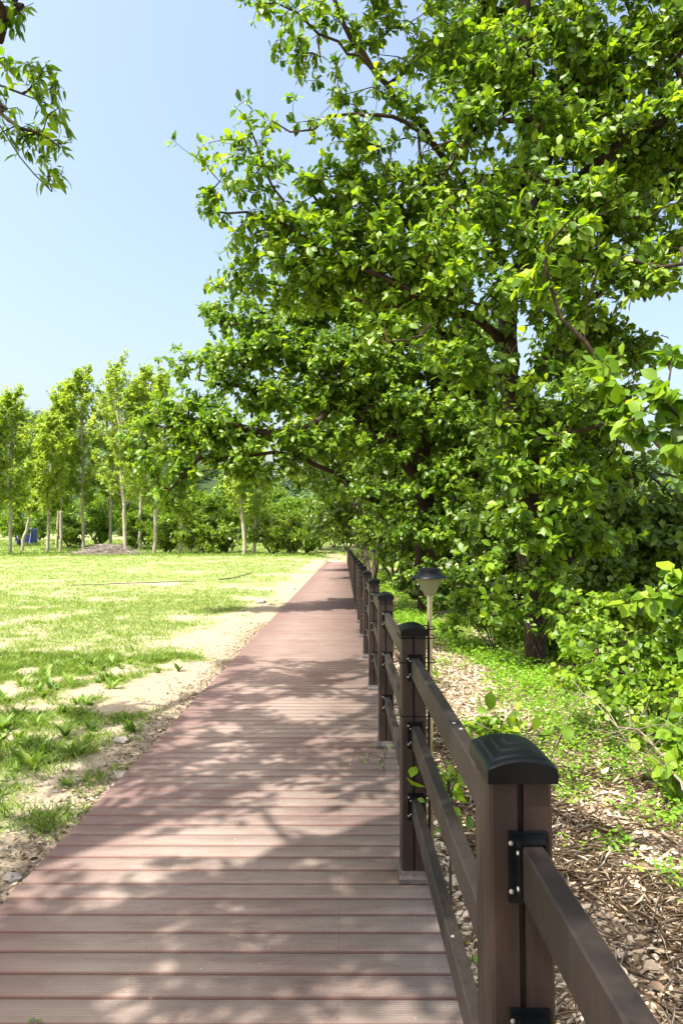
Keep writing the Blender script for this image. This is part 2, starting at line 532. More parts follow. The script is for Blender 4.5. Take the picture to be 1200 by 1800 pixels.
# ------------------------------------------------------------------ leaves and blades in bulk
LEAF8 = (np.array([(0, 0, 0), (-.24, .34, .04), (0, .36, -.02), (.24, .34, .04), (-.30, .68, .02), (0, .68, -.05), (.30, .68, .02), (0, 1, -.16)]),
         [np.array([(0, 2, 1), (0, 3, 2), (4, 5, 7), (5, 6, 7)]), np.array([(1, 2, 5, 4), (2, 3, 6, 5)])])
LEAFN = (np.array([(0, 0, 0), (-.15, .28, .03), (0, .3, -.02), (.15, .28, .03), (-.12, .65, -.02), (0, .65, -.06), (.12, .65, -.02), (0, 1, -.2)]),
         LEAF8[1])
LEAFR = (np.array([(0, 0, 0), (-.30, .25, .04), (0, .3, -.02), (.30, .25, .04), (-.31, .62, .01), (0, .65, -.05), (.31, .62, .01), (0, .97, -.13)]),
         LEAF8[1])
LEAF4 = (np.array([(0, 0, 0), (-.33, .5, .06), (0, 1, -.08), (.33, .5, .06)]), [np.array([(0, 3, 2), (0, 2, 1)])])
LEAFCURL = (np.array([(0, 0, 0), (-.28, .34, .13), (0, .36, .0), (.25, .34, .10), (-.24, .72, .16), (0, .70, .03), (.27, .66, .05), (0, 1, .12)]), LEAF8[1])

def unit(a): return a / np.maximum(np.linalg.norm(a, axis=-1, keepdims=True), 1e-9)

def leaf_arrays(pos, dirv, up, L, tmpl, rnd, wid=1.0):
    tv, tf = tmpl
    d = unit(dirv); s = unit(np.cross(d, up)); n = np.cross(s, d)
    L = np.asarray(L)[:, None, None]
    W = wid if np.isscalar(wid) else np.asarray(wid)[:, None, None]
    v = pos[:, None, :] + L * (d[:, None, :] * tv[None, :, 1:2] + s[:, None, :] * tv[None, :, 0:1] * W + n[:, None, :] * tv[None, :, 2:3])
    k = len(tv); N = len(pos)
    off = (np.arange(N) * k)[:, None, None]
    faces = [(f[None] + off).reshape(-1, f.shape[1]) for f in tf]
    return v.reshape(-1, 3), faces, np.repeat(rnd, k)

# ------------------------------------------------------------------ trees
def resample(pl, step, rg, jit=.0):
    pl = np.asarray(pl, float)
    # catmull-rom
    P = np.vstack([2 * pl[0] - pl[1], pl, 2 * pl[-1] - pl[-2]])
    out = [pl[0]]
    for i in range(1, len(P) - 2):
        p0, p1, p2, p3 = P[i-1], P[i], P[i+1], P[i+2]
        n = max(1, int(np.linalg.norm(p2 - p1) / step))
        for k in range(1, n + 1):
            t = k / n
            q = .5 * ((2*p1) + (-p0+p2)*t + (2*p0-5*p1+4*p2-p3)*t*t + (-p0+3*p1-3*p2+p3)*t**3)
            out.append(q + rg.normal(0, jit, 3) * (1 if k < n else 0))
    return np.array(out)

def tube_np(pts, rad, seg, ref=None):
    n = len(pts)
    T = np.empty_like(pts); T[1:-1] = pts[2:] - pts[:-2]; T[0] = pts[1] - pts[0]; T[-1] = pts[-1] - pts[-2]
    T = unit(T)
    ref = np.array((.33, .21, .92)) if abs(T[0] @ np.array((.33, .21, .92))) < .9 else np.array((1., 0, 0))
    A = np.empty_like(pts); a = np.cross(T[0], ref); a /= np.linalg.norm(a)
    for i in range(n):
        a = a - T[i] * (a @ T[i]); a /= max(np.linalg.norm(a), 1e-9); A[i] = a
    B = np.cross(T, A)
    q = np.arange(seg) * 2 * math.pi / seg
    ring = A[:, None] * np.cos(q)[None, :, None] + B[:, None] * np.sin(q)[None, :, None]
    v = pts[:, None] + ring * np.asarray(rad)[:, None, None]
    i = np.arange(n - 1)[:, None] * seg; k = np.arange(seg)[None]; m = (k + 1) % seg
    f = np.stack([i + k, i + m, i + seg + m, i + seg + k], -1).reshape(-1, 4)
    return v.reshape(-1, 3), f

def grow(base, limbs, tips, R0, r_tip, seed, step=.3, jit=.03, minz=None, limb_min=None, sag=.0):
    """limbs: polylines (first is the trunk, from the base); tips: (N,3) points that twigs grow to."""
    rg = np.random.default_rng(seed)
    cap = 260000
    pos = np.zeros((cap, 3)); par = np.full(cap, -1, int); n = 0
    minr = np.zeros(cap)
    for li, lb in enumerate(limbs):
        rr0, rr1 = (limb_min[li] if limb_min and li < len(limb_min) and limb_min[li] else (0, 0))
        pts = resample(lb, step, rg, jit)
        if li == 0:
            pos[0] = pts[0]; n = 1; last = 0; pts = pts[1:]
            minr[0] = rr0
        else:
            d = np.linalg.norm(pos[:n] - pts[0], axis=1); last = int(d.argmin())
            if d[last] < step * .8: pts = pts[1:]
        m = len(pts)
        for k, p in enumerate(pts):
            pos[n] = p; par[n] = last; minr[n] = rr0 + (rr1 - rr0) * (k + 1) / m; last = n; n += 1
    nskel = n
    ok_from = np.zeros(cap, bool); ok_from[:n] = True
    if minz is not None: ok_from[:n] = pos[:n, 2] > minz
    # greedy order: near the skeleton first
    dmin = np.empty(len(tips))
    for s in range(0, len(tips), 500):
        t = tips[s:s+500]
        dd = np.linalg.norm(t[:, None] - pos[None, :n][:, ok_from[:n]], axis=2)
        dmin[s:s+500] = dd.min(1)
    order = np.argsort(dmin + rg.random(len(tips)) * .4)
    tipnode = np.zeros(len(tips), int)
    hasdir = np.zeros((cap, 3))
    for ti in order:
        t = tips[ti]
        dv = t - pos[:n]
        d = np.sqrt((dv * dv).sum(1))
        d = np.where(ok_from[:n], d, 1e9)
        j = int(d.argmin()); dist = d[j]
        k = max(1, int(dist / step + .5))
        p0 = pos[j]; v = t - p0
        w = rg.normal(0, 1, 3); w -= v * (w @ v) / max(v @ v, 1e-6); w = w / max(np.linalg.norm(w), 1e-6)
        bow = (rg.uniform(.03, .14) if k > 2 else .03) * dist
        last = j
        for q in range(1, k + 1):
            u = q / k
            pp = p0 + v * u + (w * bow + np.array((0, 0, sag * dist))) * math.sin(math.pi * u) + (rg.normal(0, .02 * min(1, dist), 3) if q < k else 0)
            pos[n] = pp; par[n] = last; ok_from[n] = True; last = n; n += 1
            if n >= cap - 50: break
        tipnode[ti] = last
        if n >= cap - 50: break
    pos = pos[:n]; par = par[:n]; minr = minr[:n]
    # pipe model
    cnt = np.zeros(n); cnt[tipnode] += 1
    leafend = np.ones(n, bool); leafend[par[1:]] = False
    cnt[leafend] = np.maximum(cnt[leafend], 1)
    for i in range(n - 1, 0, -1): cnt[par[i]] += cnt[i]
    e = math.log(max(cnt[0], 2)) / math.log(R0 / r_tip)
    rad = np.maximum(r_tip * cnt ** (1 / e), minr)
    # chains
    kids = [[] for _ in range(n)]
    for i in range(1, n): kids[par[i]].append(i)
    VS = []; FS = []; off = 0
    stack = [(0, -1)]
    while stack:
        s, pr = stack.pop()
        chain = [s] if pr < 0 else [pr, s]
        cur = s
        while kids[cur]:
            ks = kids[cur]; b = max(ks, key=lambda i: (cnt[i], minr[i]))
            for o in ks:
                if o != b: stack.append((o, cur))
            chain.append(b); cur = b
        if len(chain) < 2: continue
        P = pos[chain]; r = rad[chain].copy()
        if pr >= 0: r[0] = r[1]
        rm = r.max()
        r[-1] = min(r[-1], r_tip)
        seg = 14 if rm > .1 else 9 if rm > .04 else 6 if rm > .018 else 4 if rm > .009 else 3
        v, f = tube_np(P, r, seg)
        VS.append(v); FS.append(f + off); off += len(v)
    tdir = unit(pos[tipnode] - pos[par[tipnode]])
    return np.vstack(VS), np.vstack(FS), pos[tipnode], tdir

def lumps_to_tips(lumps, seed, per=26, clump_r=.32, flat=.6, tips_total=1000, shell=.55):
    """lumps: (centre, (rx, ry, rz)) ellipsoids; clumps of tips spread in each by its volume"""
    rg = np.random.default_rng(seed)
    vol = np.array([max(r[0] * r[1] * r[2], .01) ** .85 for c, r in lumps])
    num = np.maximum(1, np.round(vol / vol.sum() * tips_total / per)).astype(int)
    out = []
    for (c, r), m in zip(lumps, num):
        d = unit(rg.normal(0, 1, (m, 3)))
        rad = (shell + (1 - shell) * rg.random(m)) * rg.random(m) ** .25
        cc = np.array(c) + d * rad[:, None] * np.array(r)
        for q in cc:
            k = int(per * rg.uniform(.5, 1.5))
            s = clump_r * rg.uniform(.6, 1.4)
            out.append(q + rg.normal(0, 1, (k, 3)) * np.array((s, s, s * flat)))
    return np.vstack(out)

def leaves_for(tips, tdir, seed, per=8, L=.13, tmpl=LEAF8, droop=.35, spread=.9, stem=.0, Lvar=.36, centre=None, wid=1.0, updir=.6):
    rg = np.random.default_rng(seed)
    N = len(tips)
    k = np.clip(rg.poisson(per, N), 2, None)
    rep = np.repeat(np.arange(N), k)
    T = tdir[rep].copy()
    rand = unit(rg.normal(0, 1, (len(rep), 3)))
    perp = unit(np.cross(T, rand))
    d = unit(T * rg.uniform(.0, .9, (len(rep), 1)) + perp * spread)
    d[:, 2] -= droop * rg.uniform(.3, 1.6, len(rep)); d = unit(d)
    pos = tips[rep] - T * rg.uniform(0, stem, (len(rep), 1)) + d * .01
    up = unit(np.array((0, 0, 1.)) * updir + rg.normal(0, .42, (len(rep), 3)) + np.array((-.42, -.36, .1)))
    crnd = rg.random(N) * .5
    rnd = np.clip(crnd[rep] + rg.normal(.25, .2, len(rep)) + (rg.random(len(rep)) < .03) * .3, 0, 1)
    Ls = L * np.clip(rg.normal(1, Lvar, len(rep)), .45, 1.6)
    return leaf_arrays(pos, d, up, Ls, tmpl, rnd, wid)

def build_tree(name, base, limbs, lumps, seed, R0=.16, r_tip=.004, tips_total=1500, per_tip=8, L=.13, tmpl=LEAF8,
               leaf=OAK, bark=BARK, clump_r=.32, per=26, minz=.4, cull=None, step=.3, jit=.03, limb_min=None, droop=.35,
               spread=.9, stem=.12, flat=.6, shell=.55, extra_tips=None, crown_name='crown', sag=.0, leafless=None, wid=1.0):
    base = np.array(base, float)
    tips = lumps_to_tips(lumps, seed, per, clump_r, flat, tips_total, shell)
    if extra_tips is not None: tips = np.vstack([tips, extra_tips])
    if cull is not None: tips = tips[cull(tips)]
    g = gz(tips[:, 0], tips[:, 1]); tips = tips[tips[:, 2] > g + .06]
    v, f, tp, td = grow(base, limbs, tips, R0, r_tip, seed + 1, step, jit, base[2] + minz, limb_min, sag)
    root = empty(name, tuple(base))
    link('trunk', make_mesh(name + '_trunk', v - base, [f], bark, smooth=True), root)
    lv, lf, lr = leaves_for(tp, td, seed + 2, per_tip, L, tmpl, droop, spread, stem, wid=wid)
    link(crown_name, make_mesh(name + '_crown', lv - base, lf, leaf, lr), root)
    return root

def px(l):     # list of (px, py, d) -> world polyline
    return [at(*q) for q in l]
def lump(pxx, py, d, r, ry=None, rz=None):
    return (at(pxx, py, d), (r, ry or r * 1.1, rz or r * .8))

def copy_tree(o, loc, rz=0, sc=1.0, label=None, group=None, cat=None, szz=None):
    r = o.copy(); scene.collection.objects.link(r)
    r.location = loc; r.rotation_euler = (0, 0, rz); r.scale = (sc, sc, szz or sc)
    for ch in o.children:
        c = ch.copy(); scene.collection.objects.link(c); c.parent = r
    if label: r['label'] = label
    if group: r['group'] = group
    if cat: r['category'] = cat
    return r

# ---- tree A: the oak whose crown fills the upper right
bA = at(945, 1150, 10.3); bA[2] = float(gz(bA[0], bA[1])) - .05
limbsA = [
    [bA, *px([(938, 1050, 10.2), (930, 950, 10.1), (918, 850, 10), (908, 740, 10), (896, 640, 10)]),
     *px([(892, 560, 10.05), (898, 490, 10.15), (925, 430, 10.3), (944, 370, 10.4), (955, 290, 10.5), (958, 215, 10.5),
          (935, 150, 10.3), (920, 90, 10.1), (922, 0, 10), (930, -120, 10), (915, -260, 10)])],
    px([(896, 640, 10), (872, 590, 9.9), (838, 560, 9.7), (790, 547, 9.5), (730, 520, 9.3), (660, 480, 9.2), (590, 455, 9.1), (520, 410, 9.1), (455, 385, 9), (400, 375, 8.9)]),
    px([(790, 547, 9.5), (740, 590, 9.0), (680, 600, 8.8)]),
    px([(730, 520, 9.3), (690, 540, 9.7), (610, 520, 10), (520, 500, 10.2), (430, 495, 10.2)]),
    px([(898, 500, 10.1), (868, 425, 10.3), (835, 370, 10.4), (800, 300, 10.2), (762, 255, 10), (730, 210, 9.8), (692, 172, 9.6), (660, 130, 9.5), (640, 95, 9.4), (605, 45, 9.3), (575, -30, 9.2)]),
    px([(655, 125, 9.5), (610, 95, 9.3), (560, 60, 9.1), (522, 22, 9), (485, 5, 8.9)]),
    px([(762, 255, 10), (735, 230, 9.6), (690, 205, 9.3), (640, 203, 9.1), (580, 205, 8.9), (550, 228, 8.8), (510, 232, 8.7), (478, 212, 8.65)]),
    px([(550, 228, 8.8), (500, 230, 8.6)]),
    px([(735, 110, 9.9), (700, 100, 9.6), (665, 96, 9.5)]),
    px([(958, 215, 10.5), (930, 212, 10.1), (885, 213, 9.7), (840, 222, 9.4), (800, 245, 9.1), (760, 262, 8.9)]),
    px([(958, 215, 10.5), (985, 160, 10.6), (1002, 90, 10.6), (1015, 10, 10.5), (1030, -120, 10.3)]),
    px([(955, 320, 10.5), (995, 322, 10.3), (1040, 290, 10.1), (1075, 268, 10), (1110, 232, 9.9), (1160, 218, 9.8), (1215, 165, 9.7)]),
    px([(898, 490, 10.15), (950, 470, 9.9), (1000, 462, 9.6), (1060, 452, 9.4), (1130, 462, 9.2), (1230, 458, 9)]),
    px([(905, 720, 10), (950, 650, 10.2), (1000, 560, 10.6), (1060, 500, 11), (1110, 420, 11.4), (1180, 350, 11.8)]),
    px([(918, 850, 10), (950, 790, 9.6), (1000, 760, 9.2), (1060, 745, 9.0)]),
    px([(840, 375, 10.4), (790, 360, 11), (720, 350, 11.6), (640, 340, 12)]),
    px([(690, 540, 9.7), (600, 420, 9.5), (570, 370, 9.4), (530, 310, 9.3), (500, 290, 9.2)]),
    px([(520, 410, 9.1), (480, 330, 9.0), (455, 265, 8.9), (440, 225, 8.9)]),
]
mA = [(.16, .06), (.065, .014), None, None, (.065, .02), (.022, .008), (.036, .012), None, None, (.03, .009), (.035, .012), (.035, .012), (.034, .012), (.045, .012), (.03, .01), (.03, .01)]
lumpsA = [lump(*q) for q in [
    (445, 250, 8.9, .20), (440, 212, 8.9, .16), (395, 285, 9, .28), (430, 330, 9, .36), (500, 285, 9.1, .30), (375, 350, 8.9, .14), (395, 415, 9, .32),
    (470, 400, 9.1, .55), (560, 330, 9.3, .55), (540, 430, 9.2, .7), (430, 470, 9.6, .5), (620, 400, 9.4, .85), (520, 500, 9.9, .75),
    (640, 310, 9.5, .65), (700, 380, 9.8, .85), (600, 500, 9.6, .8), (700, 480, 9.5, .85), (400, 500, 9.9, .32),
    (545, 120, 9, .34), (550, 190, 8.9, .28), (620, 150, 9.2, .36), (585, 240, 8.9, .16), (630, 228, 9, .16), (665, 60, 9.4, .4), (480, 15, 9, .28), (520, 40, 9, .3), (580, 30, 9.2, .32), (485, 55, 9, .14), (440, 2, 9, .26),
    (650, 5, 9.4, .36), (720, 130, 9.7, .42), (755, 60, 9.9, .45), (730, 200, 9.6, .35), (670, 165, 9.4, .28),
    (830, 60, 9.6, .7), (880, 130, 9.4, .75), (840, 220, 9.3, .7), (800, 140, 10.2, .6), (780, 310, 9.8, .7),
    (980, 60, 10, .95), (1060, 140, 10, 1.0), (1160, 60, 9.8, 1.0), (1010, 250, 9.8, .85), (920, 300, 9.3, .5), (1100, 260, 10.2, 1.0), (1180, 200, 9.7, .8), (960, 170, 9.2, .45),
    (860, 400, 9.4, .75), (780, 440, 9.2, .75), (1040, 370, 9.6, .85), (950, 420, 9.2, .65), (1150, 400, 9.8, .8), (1100, 500, 9.8, .8), (1160, 470, 10.4, .5),
    (890, 520, 9.1, .6), (980, 540, 9.5, .7), (760, 540, 9.2, .45), (800, 490, 9, .5), (680, 570, 9.1, .45), (1060, 590, 10.2, .7), (1130, 600, 10.4, .45), (1080, 640, 10.4, .6),
    (990, 660, 9.4, .65), (960, 760, 9.3, .6), (880, 720, 9.3, .45), (1040, 740, 9.4, .6), (900, 820, 9.3, .5), (980, 850, 9.2, .6), (1060, 830, 9.6, .6), (840, 860, 9.6, .3),
    (920, 920, 9.3, .42), (990, 940, 9.4, .5), (880, 990, 9.3, .34), (950, 1010, 9.3, .38), (870, 1060, 9.3, .26), (905, 1075, 9.2, .24), (960, 1080, 9.4, .26), (1060, 930, 9.9, .5),
    (930, 1080, 9.4, .24), (975, 1070, 9.5, .22), (955, 1040, 9.5, .26), (900, 1040, 9.2, .22), (905, 680, 9.3, .4), (930, 770, 9.2, .42), (915, 850, 9.3, .45), (940, 930, 9.4, .4), (950, 1000, 9.6, .35), (925, 1050, 9.5, .28), (890, 640, 9.4, .3), (860, 660, 9.4, .4), (820, 620, 9.3, .4), (760, 600, 9.2, .35),
    (700, -110, 9.6, .9), (830, -160, 10, 1.2), (1000, -160, 10, 1.4), (1180, -140, 10, 1.4), (590, -90, 9.2, .5), (1300, 20, 10, 1.2), (1330, 250, 10, 1.2), (1320, 430, 10, 1.0), (930, -330, 10.4, 1.6), (1100, -350, 10.6, 1.6),
    (850, 60, 11.8, 1.2), (1000, 180, 12, 1.4), (1130, 320, 12.2, 1.2), (900, 330, 12, 1.1), (1000, 470, 12, 1.1), (800, 380, 12, .9),
]]
treeA = build_tree('oak_tree', bA, limbsA, lumpsA, 21, R0=.155, r_tip=.0038, tips_total=15500, per_tip=7.4, L=.113, wid=.9, limb_min=mA,
                   clump_r=.17, per=11, minz=1.0, step=.2, shell=.3, droop=.30)
tag(treeA, 'tall oak nearest the fence, its bright crown filling the upper right of the photo', 'oak tree', 'oaks beside the boardwalk')

# ---- tree B: the bigger oak behind the first lamp with limbs over the path
bB = at(750, 1062, 16.8); bB[2] = float(gz(bB[0], bB[1])) - .05
limbsB = [
    [bB, *px([(750, 1000, 16.7), (746, 940, 16.6), (742, 880, 16.5), (738, 820, 16.5), (752, 760, 16.6), (765, 690, 16.7), (772, 610, 16.8), (765, 520, 17), (750, 430, 17)])],
    px([(743, 893, 16.5), (715, 885, 16.3), (680, 886, 16.1), (645, 876, 15.9), (615, 850, 15.7), (590, 832, 15.5), (555, 818, 15.3), (520, 800, 15.1), (480, 795, 15), (430, 802, 14.9), (395, 820, 14.8), (350, 830, 14.6)]),
    px([(742, 850, 16.5), (715, 818, 16.3), (690, 790, 16.1), (650, 760, 16), (622, 728, 15.9), (585, 712, 15.8), (540, 700, 15.7), (480, 690, 15.5), (420, 678, 15.3), (350, 668, 15.2)]),
    px([(738, 830, 16.5), (700, 770, 16.8), (664, 750, 17), (660, 700, 17.1), (655, 640, 17.1), (640, 560, 17), (600, 500, 16.8)]),
    px([(590, 712, 15.8), (560, 740, 15.2), (500, 760, 15), (420, 750, 14.8), (350, 740, 14.7), (290, 752, 14.6), (250, 740, 14.6)]),
    px([(655, 640, 17.1), (600, 610, 16.6), (520, 590, 16.2), (430, 570, 16), (380, 565, 16)]),
    px([(350, 740, 14.7), (355, 800, 14.5), (320, 840, 14.5), (300, 860, 14.5)]),
    px([(746, 960, 16.6), (800, 880, 16.4), (850, 820, 16.2)]),
]
mB = [(.26, .06), (.095, .014), (.07, .010), (.09, .02), (.03, .008), (.035, .010), (.015, .005)]
lumpsB = [lump(*q) for q in [
    (325, 645, 15.2, .42), (350, 690, 15, .45), (400, 640, 15.4, .8), (480, 610, 15.7, 1.0), (560, 620, 16, 1.1), (640, 640, 16, 1.2), (390, 560, 16, .5), (440, 570, 16, .8), (370, 530, 16, .3),
    (540, 550, 16.4, 1.1), (630, 530, 16.6, 1.1), (300, 725, 14.7, .45), (260, 745, 14.6, .34), (245, 775, 14.6, .22), (330, 765, 14.6, .6), (400, 740, 14.8, .8), (470, 700, 15.3, .9), (560, 690, 15.7, .9), (640, 700, 15.9, .9),
    (450, 770, 14.9, .65), (530, 770, 15.1, .7), (610, 770, 15.6, .7), (370, 800, 14.6, .5), (310, 800, 14.5, .34), (290, 845, 14.5, .22), (325, 840, 14.5, .24), (430, 815, 14.8, .45), (510, 815, 15, .4),
    (700, 720, 16, 1.0), (680, 800, 15.9, .7), (760, 640, 16.4, 1.1), (790, 740, 16, 1.0), (780, 830, 15.9, .8), (840, 780, 16, .9), (700, 870, 15.8, .45), (640, 860, 15.6, .4), (660, 910, 15.6, .32),
    (710, 930, 15.7, .55), (760, 950, 15.6, .6), (740, 1005, 15.6, .36), (810, 900, 15.8, .7), (690, 975, 15.7, .25), (850, 860, 16.2, .8), (560, 850, 15.3, .26), (600, 865, 15.5, .25),
    (270, 790, 14.5, .26), (300, 875, 14.5, .2), (275, 815, 14.5, .25), (340, 870, 14.6, .22), (240, 755, 14.6, .28), (350, 760, 14.7, .5), (420, 850, 14.8, .3), (480, 840, 15, .3), (385, 790, 14.7, .45), (520, 840, 15.1, .3),
    (700, 560, 16.8, 1.3), (760, 480, 17, 1.3), (830, 600, 17, 1.3), (820, 680, 17, 1.2), (680, 640, 18, 1.4), (760, 760, 18, 1.4),
]]
treeB = build_tree('oak_tree', bB, limbsB, lumpsB, 41, R0=.25, r_tip=.0045, tips_total=11500, per_tip=8, L=.125, wid=.9, limb_min=mB, leaf=OAK2,
                   clump_r=.2, per=16, minz=1.2, step=.35, shell=.3, droop=.5)
tag(treeB, 'thick oak behind the nearest lamp with low limbs reaching left over the boardwalk', 'oak tree', 'oaks beside the boardwalk')

# ---- tree C: oak down the bank at the right
bC = at(998, 1050, 14.0); bC[2] = float(gz(bC[0], bC[1])) - .05
limbsC = [[bC, *px([(998, 1000, 14), (1000, 930, 14), (998, 850, 14), (1003, 760, 14), (1020, 660, 14), (1040, 560, 14.2)])],
          px([(1000, 960, 14), (1040, 940, 13.6), (1100, 930, 13.2), (1170, 960, 12.8), (1230, 990, 12.6)]),
          px([(998, 880, 14), (1060, 850, 13.8), (1140, 830, 13.6), (1220, 850, 13.4)]),
          px([(998, 900, 14), (940, 880, 14), (880, 890, 14)])]
lumpsC = [lump(*q) for q in [(1080, 830, 13.6, .7), (1050, 900, 13.3, .8), (1130, 920, 13, .8), (1190, 960, 12.8, .8), (1110, 990, 13, .8), (1040, 1010, 13, .6), (1180, 890, 13.2, .5),
          (1000, 740, 14, .9), (900, 780, 14, .9), (930, 880, 14, .8), (870, 930, 14, .7), (1090, 710, 14, .5), (1240, 1000, 12.6, .9), (1010, 620, 14.4, 1.0), (1150, 1050, 12.6, .6), (1200, 1060, 12.3, .5), (1080, 770, 13.8, .45)]]
treeC = build_tree('oak_tree', bC, limbsC, lumpsC, 61, R0=.15, tips_total=3800, per_tip=8, L=.13, leaf=THICKET_SHADE, clump_r=.22, per=18, minz=1.0, step=.35, shell=.3,
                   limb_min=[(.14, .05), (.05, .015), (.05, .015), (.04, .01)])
tag(treeC, 'shaded oak lower on the bank, right of the tall leafy trunk nearest the fence', 'oak tree', 'oaks beside the boardwalk')

# ---- tree D: near tree at the right edge with big round leaves
bD = np.array((4.3, 6.4, 0.)); bD[2] = float(gz(bD[0], bD[1])) - .05
limbsD = [[bD, *px([(1390, 1150, 6.4), (1360, 1000, 6.4), (1300, 900, 6.3), (1250, 820, 6.2), (1200, 740, 6.2), (1140, 690, 6.3)])],
          px([(1300, 900, 6.3), (1200, 830, 6.6), (1120, 740, 6.9), (1060, 650, 7), (1027, 600, 7), (985, 560, 7), (966, 500, 7), (962, 430, 7)]),
          px([(1027, 600, 7), (1032, 530, 6.9), (1060, 450, 6.8)]),
          px([(985, 570, 7), (945, 545, 7.2)]),
          px([(1360, 1000, 6.4), (1290, 1040, 6.2), (1210, 1050, 6.1), (1150, 1040, 6.1)])]
lumpsD = [lump(*q) for q in [(970, 440, 6.9, .20), (1010, 420, 6.8, .18), (1060, 450, 6.8, .18), (930, 500, 7.1, .16), (1060, 650, 6.8, .18), (1045, 690, 6.7, .16), (1090, 710, 6.5, .16), (1130, 690, 6.3, .24), (1180, 700, 6.2, .26),
          (1120, 740, 6.3, .18), (1170, 770, 6.1, .24), (1200, 820, 6.1, .22), (1190, 620, 6.5, .2), (1240, 700, 6.1, .35), (1260, 830, 6.1, .4), (1180, 1020, 6.1, .22), (1130, 1045, 6.1, .16), (1220, 1080, 6, .3), (1330, 800, 6.3, .6), (1190, 1140, 6, .22)]]
treeD = build_tree('hazel_tree', bD, limbsD, lumpsD, 71, R0=.07, r_tip=.0035, tips_total=330, per_tip=6.5, L=.135, tmpl=LEAFR, leaf=OAK, clump_r=.10, per=8, minz=.8, step=.2,
                   shell=.2, limb_min=[(.06, .012), (.022, .008), (.01, .005), (.008, .004), (.015, .006)], droop=.45)
tag(treeD, 'slender tree reaching in from the right edge with large round sunlit leaves', 'tree')

# ---- tree N: overhanging tree at the upper left; its crown stands over the camera
bN = np.array((-6.2, -1.6, 0.)); bN[2] = float(gz(bN[0], bN[1])) - .05
limbsN = [[bN, (-6.1, -1.5, 1.5), (-5.9, -1.2, 3.2), (-5.4, -.5, 5.0), (-4.8, .4, 6.8), (-4.3, 1.2, 8.4), (-4, 1.6, 9.6)],
          [(-5.9, -1.2, 3.2), (-5.4, 1.2, 4.9), (-4.7, 3.4, 5.9), (-4.0, 5.2, 6.3), *px([(-60, 60, 6.2), (0, 150, 6.3), (40, 165, 6.2), (90, 185, 6.1), (100, 150, 6)])],
          [(-4.7, 3.4, 5.9), *px([(-60, 150, 6.0), (0, 198, 5.9), (35, 225, 5.9), (75, 235, 5.8), (105, 258, 5.7)])],
          [*px([(-60, 150, 6.0), (0, 220, 6.1), (35, 275, 6.1), (60, 305, 6.1), (92, 337, 6.1)])],
          [*px([(-30, 60, 6.2), (0, 68, 6.0), (9, 30, 6), (25, 22, 6), (38, 24, 5.95)])],
          [(-5.4, -.5, 5.0), (-3.6, .6, 6.4), (-2.2, 1.8, 7.2), (-1.0, 3.0, 7.6), (-.2, 3.9, 7.7)],
          [(-4.8, .4, 6.8), (-3.6, 2.6, 7.6), (-2.6, 4.6, 8.1), (-2.0, 5.8, 8.4)],
          [(-5.4, -.5, 5.0), (-3.4, -1.6, 6.2), (-1.6, -2.4, 6.8)],
          [(-2.2, 1.8, 7.2), (-1, .9, 7.4), (.2, .2, 7.4)]]
allowN = [(45, 95, 6.1, .22), (30, 45, 6, .14), (15, 8, 6, .14), (50, 150, 6, .22), (85, 165, 6, .18), (100, 145, 6, .07), (105, 205, 5.8, .14), (75, 215, 5.9, .18), (110, 250, 5.75, .12), (30, 235, 5.9, .15), (65, 270, 6, .12),
          (65, 315, 6.1, .12), (95, 300, 6.0, .10), (20, 100, 6.2, .2), (20, 170, 6.1, .2), (55, 30, 6, .09)]
def lumpN(x, y, z, r): return ((x, y, z), (r, r, r * .75))
lumpsN_near = [lump(*q) for q in allowN]
lumpsN_up = []
rn = random.Random(17)
for i in range(520):
    lx, ly = rn.uniform(-3.2, 3.4), rn.uniform(.2, 9.0)
    for z in np.arange(4.6, 10, .1):
        p = (lx - .427 * z, ly - .355 * z, z)
        if z > 1.515 + .79 * p[1] + .75: break
    z = z + rn.uniform(0, 1.6); p = (lx - .427 * z, ly - .355 * z, z)
    if lx > .75 and ly > 3.7 - .2 * lx: continue
    if lx < -1.6 and (ly > 6.5 or rn.random() < .5): continue
    if rn.random() < .44: continue
    lumpsN_up.append(lumpN(*p, rn.uniform(.2, .42)))
def cullN(P):
    u, v, f = proj(P)
    inframe = (f > .3) & (u > -12) & (v > -45) & (u < 1260) & (v < 1860)
    okk = np.zeros(len(P), bool)
    for q in allowN:
        okk |= np.linalg.norm(P - at(q[0], q[1], q[2]), axis=1) < q[3] * 1.5
    okk &= (u < 124)
    return ~inframe | okk
tipsN = lumps_to_tips(lumpsN_up, 83, 10, .12, .6, 6500, .2)
treeN = build_tree('chestnut_tree', bN, limbsN, lumpsN_near, 81, R0=.2, r_tip=.0028, tips_total=180, per_tip=4.6, L=.115, tmpl=LEAFN, leaf=NARROW, clump_r=.09, per=9, minz=2.0,
                   step=.22, shell=.2, cull=cullN, extra_tips=tipsN, limb_min=[(.19, .05), (.045, .004), (.012, .004), (.01, .003), (.008, .003), (.022, .008), (.022, .008), (.022, .008), (.012, .006)], droop=.75, wid=1.05)
tag(treeN, 'overhanging branch with narrow drooping leaves against the sky at the upper left', 'tree')

